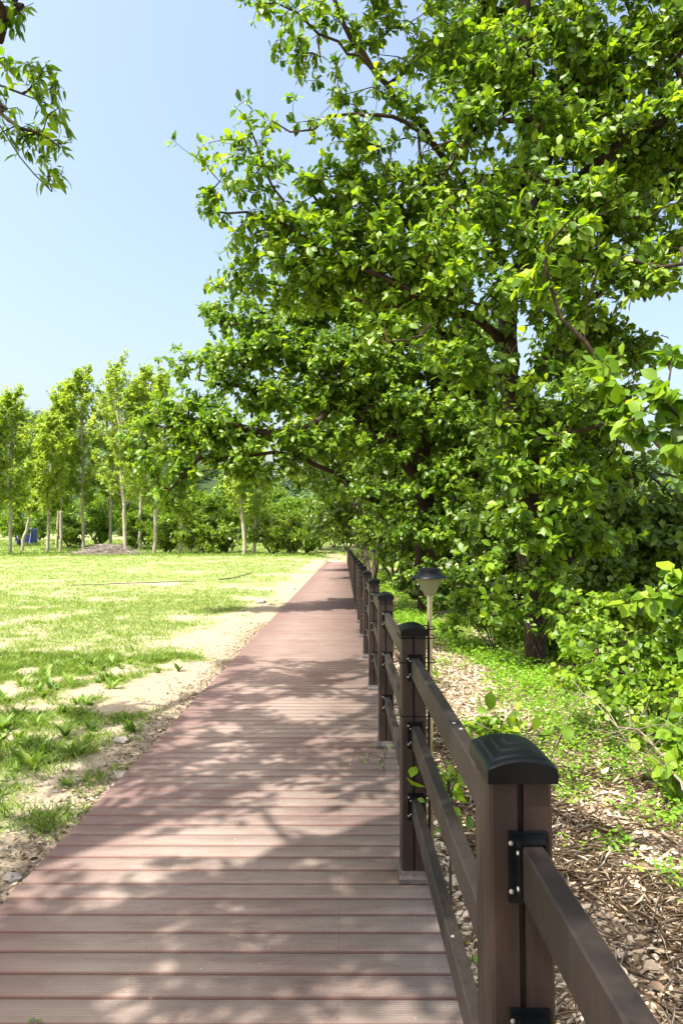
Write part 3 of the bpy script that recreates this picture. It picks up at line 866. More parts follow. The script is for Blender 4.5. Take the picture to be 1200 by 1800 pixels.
# ---- background prototypes
def proto_poplar(name, h, seed, lean=(0, 0), w=1.5, clear=.32, n=900, twin=False):
    w *= 1.75; n = int(n * 1.5); clear *= .8
    rg = np.random.default_rng(seed)
    p = [(0, 0, 0)]
    for k in range(1, 9):
        u = k / 8
        p.append((lean[0] * u + rg.normal(0, .05), lean[1] * u + rg.normal(0, .05), h * u))
    limbs = [p]
    if twin:
        limbs.append([p[3], (p[3][0] + .35, p[3][1], h * .5), (p[3][0] + .9, .1, h * .68), (p[3][0] + 1.3, .1, h * .88)])
    lumps = []
    nb_ = 22
    for k in range(nb_):
        u = clear + (.97 - clear) * (k + rg.random()) / nb_
        prof = min(1.0, (u - clear) / .15 + .5) * min(1.0, (1.05 - u) / .4) ** .7 * rg.uniform(.65, 1.2)
        a = k * 2.4 + rg.random(); c0 = np.array((lean[0] * u, lean[1] * u, h * u))
        c1 = c0 + np.array((math.cos(a) * w * .75 * prof, math.sin(a) * w * .75 * prof, h * .10 * prof + .5))
        limbs.append([c0, (c0 + c1) / 2 - np.array((0, 0, .1)), c1])
        for q in (.45, .8, 1.08):
            r = .20 * w * (1.25 - .3 * q)
            lumps.append((c0 + (c1 - c0) * q, (r, r, r * 1.5)))
    lumps.append((np.array((lean[0], lean[1], h)), (.22, .22, .7)))
    if twin:
        for k in range(9):
            u = .5 + .42 * k / 9
            lumps.append(((p[3][0] + .7 + .6 * (k / 9), rg.normal(0, .3), h * u), (w * .4, w * .4, w * .6)))
    return build_proto(name, p[0], limbs, lumps, seed, R0=.15, tips_total=n, per_tip=8, L=.19, tmpl=LEAF4, leaf=POPLAR, bark=BARK_L, clump_r=.2, per=7, minz=h * (clear - .1), step=.5, jit=.03,
                      limb_min=[(.115, .025), (.06, .02)], flat=1.3)
def build_proto(name, base, limbs, lumps, seed, R0, tips_total, per_tip, L, tmpl, leaf, bark, clump_r, per, minz, step, jit=.05, limb_min=None, flat=.7, droop=.3, r_tip=.01):
    tips = lumps_to_tips(lumps, seed, per, clump_r, flat, tips_total, .3)
    tips = tips[tips[:, 2] > .15]
    v, f, tp, td = grow(np.array(base), limbs, tips, R0, r_tip, seed + 1, step, jit, minz, limb_min, 0)
    root = empty(name)
    link('trunk', make_mesh(name + '_trunk', v, [f], bark, smooth=True), root)
    lv, lf, lr = leaves_for(tp, td, seed + 2, per_tip, L, tmpl, droop, .9, .35)
    link('crown', make_mesh(name + '_crown', lv, lf, leaf, lr), root)
    return root
def proto_round(name, h, w, seed, stems=3, leaf=DARKSHRUB, n=500, L=.2, clear=.25, R0=.1, L4=LEAF4, per_tip=8):
    rg = np.random.default_rng(seed)
    limbs = []
    trunk = [(0, 0, 0), (rg.normal(0, .04) * h, rg.normal(0, .04) * h, h * .25), (rg.normal(0, .06) * h, 0, h * .5), (0, rg.normal(0, .06) * h, h * .8)]
    limbs.append(trunk)
    for s in range(stems):
        a = 6.28 * s / stems + rg.random()
        limbs.append([(0, 0, .02), (math.cos(a) * w * .14, math.sin(a) * w * .14, h * .22), (math.cos(a) * w * .3, math.sin(a) * w * .3, h * .5), (math.cos(a) * w * .4, math.sin(a) * w * .4, h * .72)])
    lumps = []
    for k in range(16):
        a = rg.random() * 6.28; u = rg.random() ** .6; z = clear + (1 - clear) * rg.random()
        rr = w * .5 * math.sqrt(max(.1, 1 - (2 * (z - clear) / (1 - clear) - .9) ** 2 * .8)) * u
        r = w * rg.uniform(.16, .26)
        lumps.append(((math.cos(a) * rr, math.sin(a) * rr, min(h * z, h - r * .7)), (r, r, r * .75)))
    return build_proto(name, (0, 0, 0), limbs, lumps, seed, R0, n, per_tip, L, L4, leaf, BARK_D, w * .07, 10, h * .12, h * .07, .02 * h / 3, [(R0 * .8, R0 * .2)] + [(R0 * .6, R0 * .2)] * stems)

def on(pxx, d, sink=.05):
    p = at(pxx, 955, d); return (float(p[0]), d, float(gz(p[0], d)) - sink)

# poplars: (base px, d, top py, lean px at the top, twin, label)
POPS = [
    (20, 62, 694, -7, 1.25, 0, 'tall poplar at the left edge, standing left of the blue tarpaulin box'),
    (39, 70, 740, 45, .9, 0, 'poplar leaning right over the ladder beside the blue tarpaulin box'),
    (83, 66, 735, 8, 1.0, 0, 'thin poplar just right of the blue tarpaulin box'),
    (107, 69, 690, -2, 1.15, 0, 'poplar between the blue tarpaulin box and the brush pile, its trunk flared at the foot'),
    (147, 70, 655, -9, 1.3, 0, 'straight poplar rising from behind the left end of the brush pile'),
    (221, 61, 640, -22, 1.5, 1, 'forked poplar in front of the right end of the brush pile, tallest of the row'),
    (271, 62, 668, 7, 1.45, 0, 'straight grey poplar to the right of the brush pile'),
    (315, 63, 760, 18, .9, 0, 'pale poplar trunk slanting right under the tip of the long oak limb'),
    (428, 60, 800, -8, 1.1, 0, 'left one of the two curved pale trunks beneath the oak limbs'),
    (446, 62, 790, 6, 1.1, 0, 'right one of the two curved pale trunks beneath the oak limbs'),
    (100, 74, 672, 10, 1.25, 0, 'poplar set back behind the two straight trunks right of the blue box'),
    (195, 72, 662, 0, 1.3, 0, 'poplar set back behind the brush pile'),
    (245, 71, 650, 8, 1.2, 0, 'poplar set back between the forked poplar and the straight grey one'),
    (-22, 60, 720, 0, 1.2, 0, 'poplar cut off by the left edge of the photo'),
]
for i, (bx, d, ty, lean, w, tw, lab) in enumerate(POPS):
    b = on(bx, d)
    h = (955 - ty) / 1200 * d + H - b[2]
    o = proto_poplar('poplar_tree', h, 100 + i, (lean / 1200 * d, 0), w * (1.1 if h > 12 else .9), .30 if h > 9 else .45, int(1500 if h > 10 else 800), bool(tw))
    o.location = b
    tag(o, lab, 'poplar', 'poplars along the far edge of the field')

# shrubs and small trees behind the poplars
SH = [proto_round('shrub', 3.6, 4.4, 201, 4, DARKSHRUB, 1100, .19, .18), proto_round('shrub', 4.2, 4.0, 205, 3, SHRUB, 1100, .19, .25),
      proto_round('small_tree', 6.5, 5.5, 209, 2, SHRUB, 1500, .22, .3, .13), proto_round('small_tree', 8.5, 6.5, 213, 1, THICKET_SHADE, 2300, .24, .3, .16),
      proto_round('small_tree', 8.0, 6.5, 219, 1, SHRUB, 1900, .24, .25, .16)]
for o in SH: o.location = (0, -500, -50)
SHR = [ # px, d, proto, scale, label
    (122, 76, 0, 1.0, 'dark round shrub behind the trunks left of the brush pile'),
    (172, 78, 1, 1.15, 'pale green shrub directly behind the brush pile'),
    (240, 72, 1, 1.0, 'shrub with a bare dark stem between the forked poplar and the straight one'),
    (258, 80, 0, 1.1, 'dark shrub behind the straight grey poplar'),
    (296, 66, 0, .9, 'multi-stemmed dark shrub left of the slanting pale trunk'),
    (335, 70, 1, .9, 'small shrub right of the slanting pale trunk'),
    (362, 63, 0, 1.05, 'multi-stemmed dark shrub halfway between the slanting trunk and the curved pair'),
    (398, 66, 1, 1.0, 'light shrub just left of the curved pair of trunks'),
    (478, 62, 0, 1.0, 'dark shrub just right of the curved pair of trunks'),
    (512, 61, 0, 1.1, 'dense dark shrub with many stems left of the boardwalk end'),
    (540, 66, 1, 1.0, 'sunlit shrub behind the dense dark one near the boardwalk end'),
    (562, 72, 2, .8, 'small thin-stemmed tree near the boardwalk end, in front of the far railing'),
    (586, 76, 2, .75, 'thin-stemmed tree right at the far end of the boardwalk'),
    (35, 79, 2, .8, 'small tree with a dark crooked stem behind the blue tarpaulin box'),
    (70, 92, 1, 1.0, 'pale shrub on the soil bank right of the blue box'),
]
for pxx, d, k, s, lab in SHR:
    copy_tree(SH[k], on(pxx, d), random.random() * 6.28, s, lab, 'shrubs and small trees behind the poplars', 'shrub' if k < 2 else 'small tree')
# taller belt behind, between field and hills
rb = random.Random(4)
for i in range(30):
    pxx = -40 + i * 23.5 + rb.uniform(-6, 6); d = rb.uniform(96, 120)
    if 5 < pxx < 78 or i % 3 == 1 and pxx < 330: continue
    k = 4 if rb.random() < .6 else 2
    copy_tree(SH[k], on(pxx, d), rb.random() * 6.28, rb.uniform(.8, 1.25), 'leafy green tree in the belt behind the poplars and shrubs', 'belt of trees behind the field', 'tree')
# right-hand thicket beyond tree B along the fence
TH = [(652, 27, 3, .95, 'tree just right of the fence whose crown hangs over the boardwalk, nearer of two'), (642, 37, 3, 1.0, 'tree just right of the fence whose crown hangs over the boardwalk, farther of two'), (706, 24, 3, .62, 'leafy tree beside the far lamps, nearest of those along the fence'), (726, 28, 3, .9, 'leafy tree down the bank behind the thick oak, left side'),
      (688, 33, 2, .7, 'small leafy tree to the right of the distant lamps'), (760, 25, 3, .9, 'dark leafy tree directly behind the thick oak'), (672, 42, 3, .75, 'leafy tree beyond the distant lamps on the right'),
      (820, 22, 3, .85, 'dark leafy tree between the thick oak and the tall oak'), (880, 26, 3, 1.0, 'dark leafy tree behind the tall oak'), (950, 22, 3, .85, 'leafy tree behind the tall oak trunk on its right'),
      (622, 62, 3, .8, 'tree where the boardwalk turns right'), (608, 68, 2, .8, 'tree behind the turn of the boardwalk'), (650, 70, 3, 1.0, 'tree beyond the turn of the boardwalk, to its right'), (690, 55, 3, 1.0, 'tree past the thick oak beside the turned walkway'),
      (1020, 27, 3, .9, 'leafy tree far down the bank at the right'), (1090, 24, 2, .95, 'low leafy tree down the bank near the right edge'), (1160, 21, 2, .9, 'leafy tree down the bank at the right edge'), (1210, 25, 3, .9, 'leafy tree at the right edge furthest down the bank'),
      (740, 40, 3, 1.15, 'tall leafy tree filling the gap behind the thick oak')]
for pxx, d, k, s, lab in TH:
    copy_tree(SH[k], on(pxx, d), random.random() * 6.28, s, lab, 'leafy trees on the bank beyond the fence', 'tree')
for o in SH:
    for c in list(o.children): bpy.data.objects.remove(c)
    bpy.data.objects.remove(o)

# understory shrubs near the oaks
def near_bush(name, pos, lumps_, seed, tips, L, leaf, label, cat='shrub', tm=LEAFR, r=.012, per_tip=6, stems=4, **kw):
    b = np.array(pos, float); b[2] = float(gz(b[0], b[1])) - .02
    cs = np.array([l[0] for l in lumps_]); rg = np.random.default_rng(seed)
    limbs = [[b, b + (cs[0] - b) * .5 + (0, 0, .1), cs[0]]]
    for c in cs[1:1 + stems]: limbs.append([b + (0, 0, .02), b + (c - b) * .45 + (0, 0, .18), c])
    o = build_tree(name, b, limbs, lumps_, seed, R0=r * 2, r_tip=.002, tips_total=tips, per_tip=per_tip, L=L, tmpl=tm, leaf=leaf, bark=BARK_D, clump_r=.08, per=8, minz=.05,
                   step=.12, jit=.01, shell=.2, limb_min=[(r, .003)] * (stems + 1), crown_name='foliage', **kw)
    return tag(o, label, cat, 'shrubs on the bank right of the fence')
near_bush('shrub', at(1165, 1330, 6.0), [lump(*q) for q in [(1080, 1150, 6.3, .26), (1130, 1130, 6.4, .30), (1050, 1200, 6.1, .22), (1110, 1200, 6.0, .26), (1160, 1170, 6.2, .3), (1080, 1250, 5.7, .2), (1020, 1150, 6.6, .2), (1140, 1240, 5.8, .2), (1190, 1220, 6, .25), (1000, 1190, 6.5, .14), (1060, 1105, 6.6, .2), (1220, 1150, 6, .3), (1180, 1110, 6.3, .3)]],
          301, 520, .060, SHRUB, 'sunlit yellow-green shrub with round leaves spilling over the bank at the right', r=.012, per_tip=7)
near_bush('shrub', at(1060, 1190, 8.4), [lump(*q) for q in [(1040, 1070, 8.4, .36), (1090, 1060, 8.6, .38), (1000, 1110, 8.4, .3), (1130, 1080, 8.4, .35), (1030, 1130, 8.2, .25), (1180, 1060, 8.6, .4)]],
          305, 380, .08, SHRUB, 'grey-green shrub behind the yellow-green one, right of the tall oak foot', per_tip=7)
near_bush('shrub', at(870, 1120, 10.6), [lump(*q) for q in [(850, 1080, 10.8, .3), (890, 1100, 10.6, .28), (820, 1060, 11.2, .35), (860, 1040, 11.4, .4), (800, 1090, 11, .25)]],
          309, 330, .08, OAK, 'low dark shrub at the left of the tall oak foot', per_tip=7)
near_bush('shrub', at(1180, 1390, 4.6), [lump(*q) for q in [(1190, 1300, 4.7, .14), (1150, 1280, 4.9, .10), (1195, 1350, 4.5, .10), (1215, 1250, 4.8, .2)]],
          313, 60, .085, SHRUB, 'small leafy sprout with big leaves among dead twigs at the right edge', per_tip=5, r=.006, stems=3)
near_bush('oak_seedling', at(873, 1345, 3.75), [lump(*q) for q in [(850, 1275, 3.75, .05), (880, 1268, 3.7, .055), (905, 1285, 3.8, .05), (868, 1300, 3.65, .045)]],
          317, 9, .07, SHRUB, 'yellow-green seedling with broad leaves just behind the nearest post cap', 'seedling', LEAF8, .004, 4, 3)
near_bush('oak_seedling', at(790, 1420, 3.0), [lump(*q) for q in [(787, 1372, 3.0, .03), (797, 1362, 3.05, .03)]],
          321, 5, .06, SHRUB, 'tiny yellow seedling seen between the upper two rails beyond the nearest post', 'seedling', LEAF8, .003, 4, 1)
for i, (pxx, py, d, s, lab) in enumerate([(1100, 1000, 15, 1.0, 'dark shrub deep in shade behind the sunlit shrubs'), (1180, 1010, 11, .8, 'dark shrub in shade at the right edge above the sunlit shrub'),
                                          (960, 1080, 13, .9, 'dark shrub in the shade right of the tall oak trunk'), (850, 1010, 14, .9, 'dark shrub between the two big oaks'), (790, 1020, 19, 1.0, 'dark shrub just right of the thick oak foot'),
                                          (738, 985, 21, .8, 'shrub on the bank left of the thick oak foot, just beyond it'), (1260, 1080, 8, .8, 'dark shrub cut by the right edge'), (735, 1000, 27, 1.0, 'shrub left of the thick oak foot, further back')]):
    c = at(pxx, py, d); g = float(gz(c[0], d))
    c[2] = max(c[2], g + .8)
    hh = c[2] - g
    near = []
    rg = random.Random(i)
    for k in range(11):
        near.append(((c[0] + rg.uniform(-1, 1) * s, d + rg.uniform(-.8, .8), g + rg.uniform(.25, 1.1) * hh * 1.1), (.45 * s, .45 * s, .4 * s)))
    near_bush('shrub', (c[0], d, g), near, 330 + i, 520, .10, THICKET_SHADE, lab, per_tip=7, r=.02)

# ------------------------------------------------------------------ forest on the hills
def forest(name, cx, cy, sx, sy, n, seed, label):
    rg = np.random.default_rng(seed)
    P = np.stack([cx + rg.uniform(-1, 1, n) * sx, cy + rg.uniform(-1, 1, n) * sy], 1)
    z = gz(P[:, 0], P[:, 1]); keep = z > 5; P = P[keep]; z = z[keep]; n = len(P)
    r = rg.uniform(2.2, 4.5, n)
    k = 130
    rep = np.repeat(np.arange(n), k)
    d = unit(rg.normal(0, 1, (n * k, 3)))
    lob = rg.uniform(.55, 1.0, n * k)
    pos = np.stack([P[rep, 0], P[rep, 1], z[rep] + r[rep] * .9], 1) + d * (r[rep] * lob)[:, None] * np.array((1, 1, 1.25))
    tr = rg.random(n)
    rnd = np.clip(tr[rep] * .8 + rg.normal(.1, .12, n * k), 0, 1)
    up = unit(d + rg.normal(0, .4, (n * k, 3)) + (0, 0, .5))
    dd = unit(np.cross(up, rg.normal(0, 1, (n * k, 3))))
    v, f, a = leaf_arrays(pos, dd, up, rg.uniform(.9, 1.7, n * k), LEAF4, rnd, 1.3)
    tag(link(name, make_mesh(name, v, f, HILL_HAZE, a)), label, 'woodland', kind='stuff')
forest('woodland', -120, 345, 220, 85, 900, 1, 'wooded hillside far behind the poplars')
forest('woodland', 130, 180, 60, 70, 330, 2, 'pale sunlit woodland far beyond the right bank')

# ------------------------------------------------------------------ grass, weeds, litter
def scatter(n, x0, x1, y0, y1, rg, pw=1.0):
    x = rg.uniform(x0, x1, n); y = y0 + (y1 - y0) * rg.random(n) ** pw
    return x, y
def grass_field():
    rg = np.random.default_rng(5)
    parts = []
    # near clumps of blades
    for (n, y0, y1, xl, blades, h, wd, pw) in ((20000, 1.0, 9.5, -7.5, 10, .068, .0058, 1.0), (26000, 8.8, 24, -16, 7, .06, .009, 1.0), (64000, 14, 58, -31, 4, .075, .015, 1.0), (16000, 57, 92, -60, 4, .20, .04, 1.0)):
        x = rg.uniform(xl, 1.5 if y0 > 50 else -1.5, n); y = rg.uniform(y0, y1, n)
        vis = (x > -(.52 * y + 1.5))
        vis &= rg.random(n) < grass_density(x, y) ** 1.2 * (1.05 if y0 < 50 else .62) * (sstep(24, 14, y) if y0 == 8.8 else (.62 * sstep(13, 23, y) if y0 == 14 else 1)) + (.0 if y0 < 55 else .5)
        x = x[vis]; y = y[vis]; m = len(x)
        big = np.clip(.6 + 1.1 * grass_density(x, y) * rg.random(m) + .2 * (x < -3), .5, 1.6)
        rep = np.repeat(np.arange(m), blades); N = len(rep)
        a = rg.random(N) * 6.283
        tilt = rg.uniform(.25, 1.25, N)
        d = np.stack([np.cos(a) * np.sin(tilt), np.sin(a) * np.sin(tilt), np.cos(tilt)], 1)
        z = gz(x, y)
        rr = (.03 + .012 * y0 * .3)
        pos = np.stack([x[rep] + rg.normal(0, rr, N), y[rep] + rg.normal(0, rr, N), z[rep] - .005], 1)
        L = h * big[rep] * rg.uniform(.5, 1.35, N)
        dead = rg.random(N) < .06
        rnd = np.clip(.25 + .5 * rg.random(m)[rep] * (1 - .3 * (big[rep] > 1)) + rg.normal(.08, .16, N) + dead * .3, 0, 1)
        up = np.tile(np.array((0, 0, 1.)), (N, 1)) + rg.normal(0, .2, (N, 3))
        wr = wd / L * 3.2
        parts.append(leaf_arrays(pos, d, up, L, LEAFN if y0 < 20 else LEAF4, rnd, wr * (1 if y0 < 20 else .6)))
    V = []; F3 = []; F4 = []; A = []; off = 0
    for v, f, a in parts:
        V.append(v); A.append(a)
        F3.append(f[0] + off)
        if len(f) > 1: F4.append(f[1] + off)
        off += len(v)
    tag(link('grass', make_mesh('grass', np.vstack(V), [np.vstack(F3), np.vstack(F4)], GRASS, np.concatenate(A))), 'patchy green grass over sandy soil left of the boardwalk', 'grass', kind='stuff')
grass_field()

def broad_weeds():
    rg = np.random.default_rng(8)
    n = 1100
    x = rg.uniform(-6.5, -1.7, n); y = rg.uniform(1.8, 9, n)
    k = rg.random(n) < grass_density(x, y) * .9 + .02
    x = x[k]; y = y[k]; m = len(x); b = 9
    rep = np.repeat(np.arange(m), b); N = len(rep)
    a = rg.random(N) * 6.283; tilt = rg.uniform(.35, 1.2, N)
    d = np.stack([np.cos(a) * np.sin(tilt), np.sin(a) * np.sin(tilt), np.cos(tilt)], 1)
    pos = np.stack([x[rep], y[rep], gz(x, y)[rep] - .004], 1)
    L = rg.uniform(.07, .15, m)[rep] * rg.uniform(.7, 1.2, N)
    up = np.tile(np.array((0, 0, 1.)), (N, 1)) + rg.normal(0, .15, (N, 3))
    v, f, at_ = leaf_arrays(pos, d, up, L, LEAFN, np.clip(.15 + .5 * rg.random(m)[rep] + rg.normal(0, .1, N), 0, 1), 1.0)
    tag(link('meadow_weeds', make_mesh('meadow_weeds', v, f, GRASS, at_)), 'broad-leaved weeds scattered through the grass left of the boardwalk', 'weeds', kind='stuff')
broad_weeds()

def weed_mask(x, y):
    n = fbm(x * 1.3 + 7, y * 1.3, 3)
    edge = 1.95 + .2 * np.sin(y * .7) + .4 * sstep(5.5, 3.0, y) - .8 * sstep(8.5, 13, y)
    m = sstep(-.15, .35, x - edge + (n - .5) * 1.0) * (1 - .93 * sstep(.55, 1.35, x - edge) * sstep(3.5, 5.5, y))
    patch = sstep(.49, .57, fbm(x * 2.1 + 1, y * 2.1 + 3, 3)) * sstep(.75, 1.0, x)
    m = np.where(y < 4.8, patch * .9 + m * .12, np.maximum(m, patch * .5))
    strip = ((x > .44) & (x < .75) & (y < 5)) * sstep(.5, .6, fbm(x * 3, y * 2.2 + 4, 2)) * .55
    return np.maximum(m, strip)
def right_weeds():
    rg = np.random.default_rng(9)
    V = []; F3 = []; F4 = []; A = []; off = 0
    for n, y0, y1, x1, b, h, L0 in ((9000, 1.5, 7.5, 5.0, 9, .10, .030), (12000, 7.5, 16, 7, 8, .15, .045), (9000, 16, 48, 9, 7, .2, .08)):
        x = rg.uniform(.45, x1, n); y = rg.uniform(y0, y1, n)
        k = rg.random(n) < weed_mask(x, y)
        x = x[k]; y = y[k]; m = len(x)
        rep = np.repeat(np.arange(m), b); N = len(rep)
        hh = h * rg.uniform(.3, 1.5, m)
        a = rg.random(N) * 6.283; tilt = rg.uniform(.8, 1.7, N)
        d = np.stack([np.cos(a) * np.sin(tilt), np.sin(a) * np.sin(tilt), np.cos(tilt)], 1)
        pos = np.stack([x[rep] + rg.normal(0, L0 * .9, N), y[rep] + rg.normal(0, L0 * .9, N), gz(x, y)[rep] + hh[rep] * rg.random(N)], 1)
        up = np.tile(np.array((0, 0, 1.)), (N, 1)) + rg.normal(0, .35, (N, 3))
        v, f, at_ = leaf_arrays(pos, d, up, L0 * rg.uniform(.6, 1.4, N), LEAF4, np.clip(.2 + .5 * rg.random(m)[rep] + rg.normal(.1, .14, N), 0, 1), 1.0)
        V.append(v); F3.append(f[0] + off); A.append(at_); off += len(v)
    tag(link('ground_cover', make_mesh('ground_cover', np.vstack(V), [np.vstack(F3)], WEED, np.concatenate(A))), 'low bright green weeds along the bank right of the fence', 'ground cover', kind='stuff')
right_weeds()

def litter():
    rg = np.random.default_rng(10)
    n = 95000
    y = 1.0 + 15 * rg.random(n) ** 1.5; x = .45 + 4.0 * rg.random(n) ** 1.1
    k = rg.random(n) < 1 - .7 * weed_mask(x, y)
    x = x[k]; y = y[k]; N = len(x)
    a = rg.random(N) * 6.283; e = rg.normal(.06, .2, N)
    d = np.stack([np.cos(a) * np.cos(e), np.sin(a) * np.cos(e), np.sin(e)], 1)
    up = np.tile(np.array((0, 0, 1.)), (N, 1)) + rg.normal(0, .27, (N, 3))
    up[rg.random(N) < .35, 2] *= -1
    pos = np.stack([x, y, gz(x, y) + rg.uniform(.004, .035, N)], 1)
    L = rg.uniform(.014, .062, N) * np.where(rg.random(N) < .6, .6, 1) * np.where(rg.random(N) < .03, 1.8, 1)
    v, f, at_ = leaf_arrays(pos, d, up, L, LEAFCURL, np.clip(rg.normal(.66, .24, N), 0, 1), rg.uniform(.6, 1.2, N))
    # straw and pine needles
    m = 60000
    xs = .5 + 3.6 * rg.random(m); ys = .7 + 5.5 * rg.random(m) ** 1.3
    kk = rg.random(m) < sstep(.42, .58, fbm(xs * 1.1 + 9, ys * 1.1, 2)) + .12
    xs = xs[kk]; ys = ys[kk]; m = len(xs)
    a = rg.normal(.9, .8, m); e = rg.normal(.05, .12, m)
    d = np.stack([np.cos(a) * np.cos(e), np.sin(a) * np.cos(e), np.sin(e)], 1)
    p2 = np.stack([xs, ys, gz(xs, ys) + rg.uniform(.012, .05, m)], 1)
    up2 = np.tile(np.array((0, 0, 1.)), (m, 1)) + rg.normal(0, .5, (m, 3))
    v2, f2, a2 = leaf_arrays(p2, d, up2, rg.uniform(.05, .17, m), LEAF4, np.clip(rg.normal(.55, .25, m), 0, 1), .022)
    # a few along the left edge of the boardwalk and on the sand
    q = 5200
    yq = 1.5 + 12 * rg.random(q) ** 1.3; xq = DX0 - np.abs(rg.normal(.0, .16, q) * np.where(rg.random(q) < .25, 2.6, 1)) - .01
    a = rg.random(q) * 6.283
    d = np.stack([np.cos(a), np.sin(a), rg.normal(.05, .2, q)], 1)
    p3 = np.stack([xq, yq, gz(xq, yq) + rg.uniform(.003, .015, q)], 1)
    up3 = np.tile(np.array((0, 0, 1.)), (q, 1)) + rg.normal(0, .35, (q, 3))
    v3, f3, a3 = leaf_arrays(p3, d, up3, rg.uniform(.008, .045, q), LEAFCURL, np.clip(rg.normal(.28, .26, q), 0, 1), rg.uniform(.3, 1, q))
    o1 = len(v); o2 = o1 + len(v2)
    me = make_mesh('leaf_litter', np.vstack([v, v2, v3]), [np.vstack([f[0], f2[0] + o1, f3[0] + o2]), np.vstack([f[1], f3[1] + o2])], LITTER, np.concatenate([at_, a2, a3]))
    tag(link('leaf_litter', me), 'dry tan leaves and straw covering the ground right of the fence', 'leaf litter', kind='stuff')
litter()

def pebbles():
    rg = np.random.default_rng(12)
    ico = [(0,0,1),(.894,0,.447),(.276,.851,.447),(-.724,.526,.447),(-.724,-.526,.447),(.276,-.851,.447),(.724,.526,-.447),(-.276,.851,-.447),(-.894,0,-.447),(-.276,-.851,-.447),(.724,-.526,-.447),(0,0,-1)]
    fc = [(0,1,2),(0,2,3),(0,3,4),(0,4,5),(0,5,1),(1,6,2),(2,7,3),(3,8,4),(4,9,5),(5,10,1),(2,6,7),(3,7,8),(4,8,9),(5,9,10),(1,10,6),(6,11,7),(7,11,8),(8,11,9),(9,11,10),(10,11,6)]
    n = 2600
    y = 1.2 + 13 * rg.random(n) ** 1.2; x = DX0 - .02 - np.abs(rg.normal(0, .75, n))
    r = rg.uniform(.003, .010, n) * np.where(rg.random(n) < .06, 2.2, 1)
    z = gz(x, y)
    t = np.array(ico)[None] * (r[:, None, None] * rg.uniform(.6, 1.3, (n, 12, 1)) * np.array((1.2, 1, .65)))
    v = t + np.stack([x, y, z + r * .2], 1)[:, None]
    f = (np.array(fc)[None] + (np.arange(n) * 12)[:, None, None]).reshape(-1, 3)
    tag(link('gravel', make_mesh('gravel', v.reshape(-1, 3), [f], ROCK)), 'small stones on the bare earth beside the boardwalk', 'gravel', kind='stuff')
pebbles()

# ------------------------------------------------------------------ fence
PX0, PX1 = .260, .370; PCX = .315; PD = .14
RAILZ = [(.912, 1.000), (.612, .700), (.296, .384)]
CAPT = 1.15
def post_mesh():
    m = MB()
    x0, x1, y0, y1 = -.055, .055, 0, PD
    b = .006; g = .007; gd_ = .014
    pr = [(x0+b, y0), (-g, y0), (-g, y0+gd_), (g*.6, y0+gd_), (g*.6, y0-.0015), (x1-b, y0-.0015), (x1, y0+b), (x1, y1*.42), (x1-.003, y1*.44), (x1-.003, y1*.47), (x1, y1*.49), (x1, y1-b), (x1-b, y1), (g, y1), (g, y1-gd_), (-g, y1-gd_), (-g, y1),
          (x0+b, y1), (x0, y1-b), (x0, y1*.62), (x0+.003, y1*.60), (x0+.003, y1*.58), (x0, y1*.56), (x0, y0+b)]
    m.prism_z(pr, .012, 1.10)
    return m
def cap_mesh():
    """barrel-vaulted cap with three nested raised ridges"""
    hw, hd = .061, .0875; n = 80
    vs = []; fs = []
    us = np.linspace(-1, 1, n + 1)
    def hgt(u, v):
        z = .056 - .015 * u * u - .003 * v * v
        r = max(abs(u), abs(v))
        for q, w in ((.80, 0), (.52, 0), (.25, 0)):
            z += .0030 * min(1, max(0, (q - r) / .05))
        ed = max(abs(u), abs(v))
        if ed > .95: z -= (ed - .95) * .06
        return z
    for j, v in enumerate(us):
        for i, u in enumerate(us):
            vs.append((u * hw, v * hd + PD / 2, hgt(u, v)))
    w = n + 1
    for j in range(n):
        for i in range(n): fs.append((j*w+i, j*w+i+1, (j+1)*w+i+1, (j+1)*w+i))
    border = [i for i in range(w)] + [j*w+n for j in range(1, w)] + [n*w+i for i in range(n-1, -1, -1)] + [j*w for j in range(n-1, 0, -1)]
    m = MB(); m.add(vs, fs)
    low = [(vs[b][0], vs[b][1], .012) for b in border]; k = len(border)
    m.v += low
    for i in range(k):
        m.f.append((border[i], len(vs) + i, len(vs) + (i+1) % k, border[(i+1) % k]))
    m.f.append(tuple(len(vs) + i for i in range(k)))
    return m
def base_mesh():
    m = MB()
    hw, hd, c = .068, .083, PD / 2
    lay = [(1.0, 1.0, .002), (1.0, 1.0, .020), (.90, .93, .034), (.87, .90, .052)]
    def ring(a, b, z):
        x, y = hw * a, hd * b; e = .008
        return [(-x+e, c-y, z), (x-e, c-y, z), (x, c-y+e, z), (x, c+y-e, z), (x-e, c+y, z), (-x+e, c+y, z), (-x, c+y-e, z), (-x, c-y+e, z)]
    vs = []
    for a, b, z in lay: vs += ring(a, b, z)
    fs = []
    for l in range(len(lay) - 1):
        for i in range(8): fs.append((l*8+i, l*8+(i+1) % 8, (l+1)*8+(i+1) % 8, (l+1)*8+i))
    fs.append(tuple((len(lay)-1)*8 + i for i in range(8)))
    fs.append(tuple(range(8))[::-1])
    m.add(vs, fs); return m
RW = .019
def bracket_mesh():
    m = MB()   # origin: rail centre line at the post face; rail leaves towards -y
    m.box((-.034, -.007, -.064), (.034, .0015, .056), 0)
    m.box((-.028, -.013, -.058), (.028, -.007, .050), 0)
    t = .004
    m.box((-RW - t - .001, -.040, -.050), (-RW - .001, -.013, .049), 0)
    m.box((RW + .001, -.040, -.050), (RW + t + .001, -.013, .049), 0)
    m.box((-RW - .001, -.036, .0455), (RW + .001, -.013, .049), 0)
    m.nplain = len(m.f); add_screws(m)
    return m
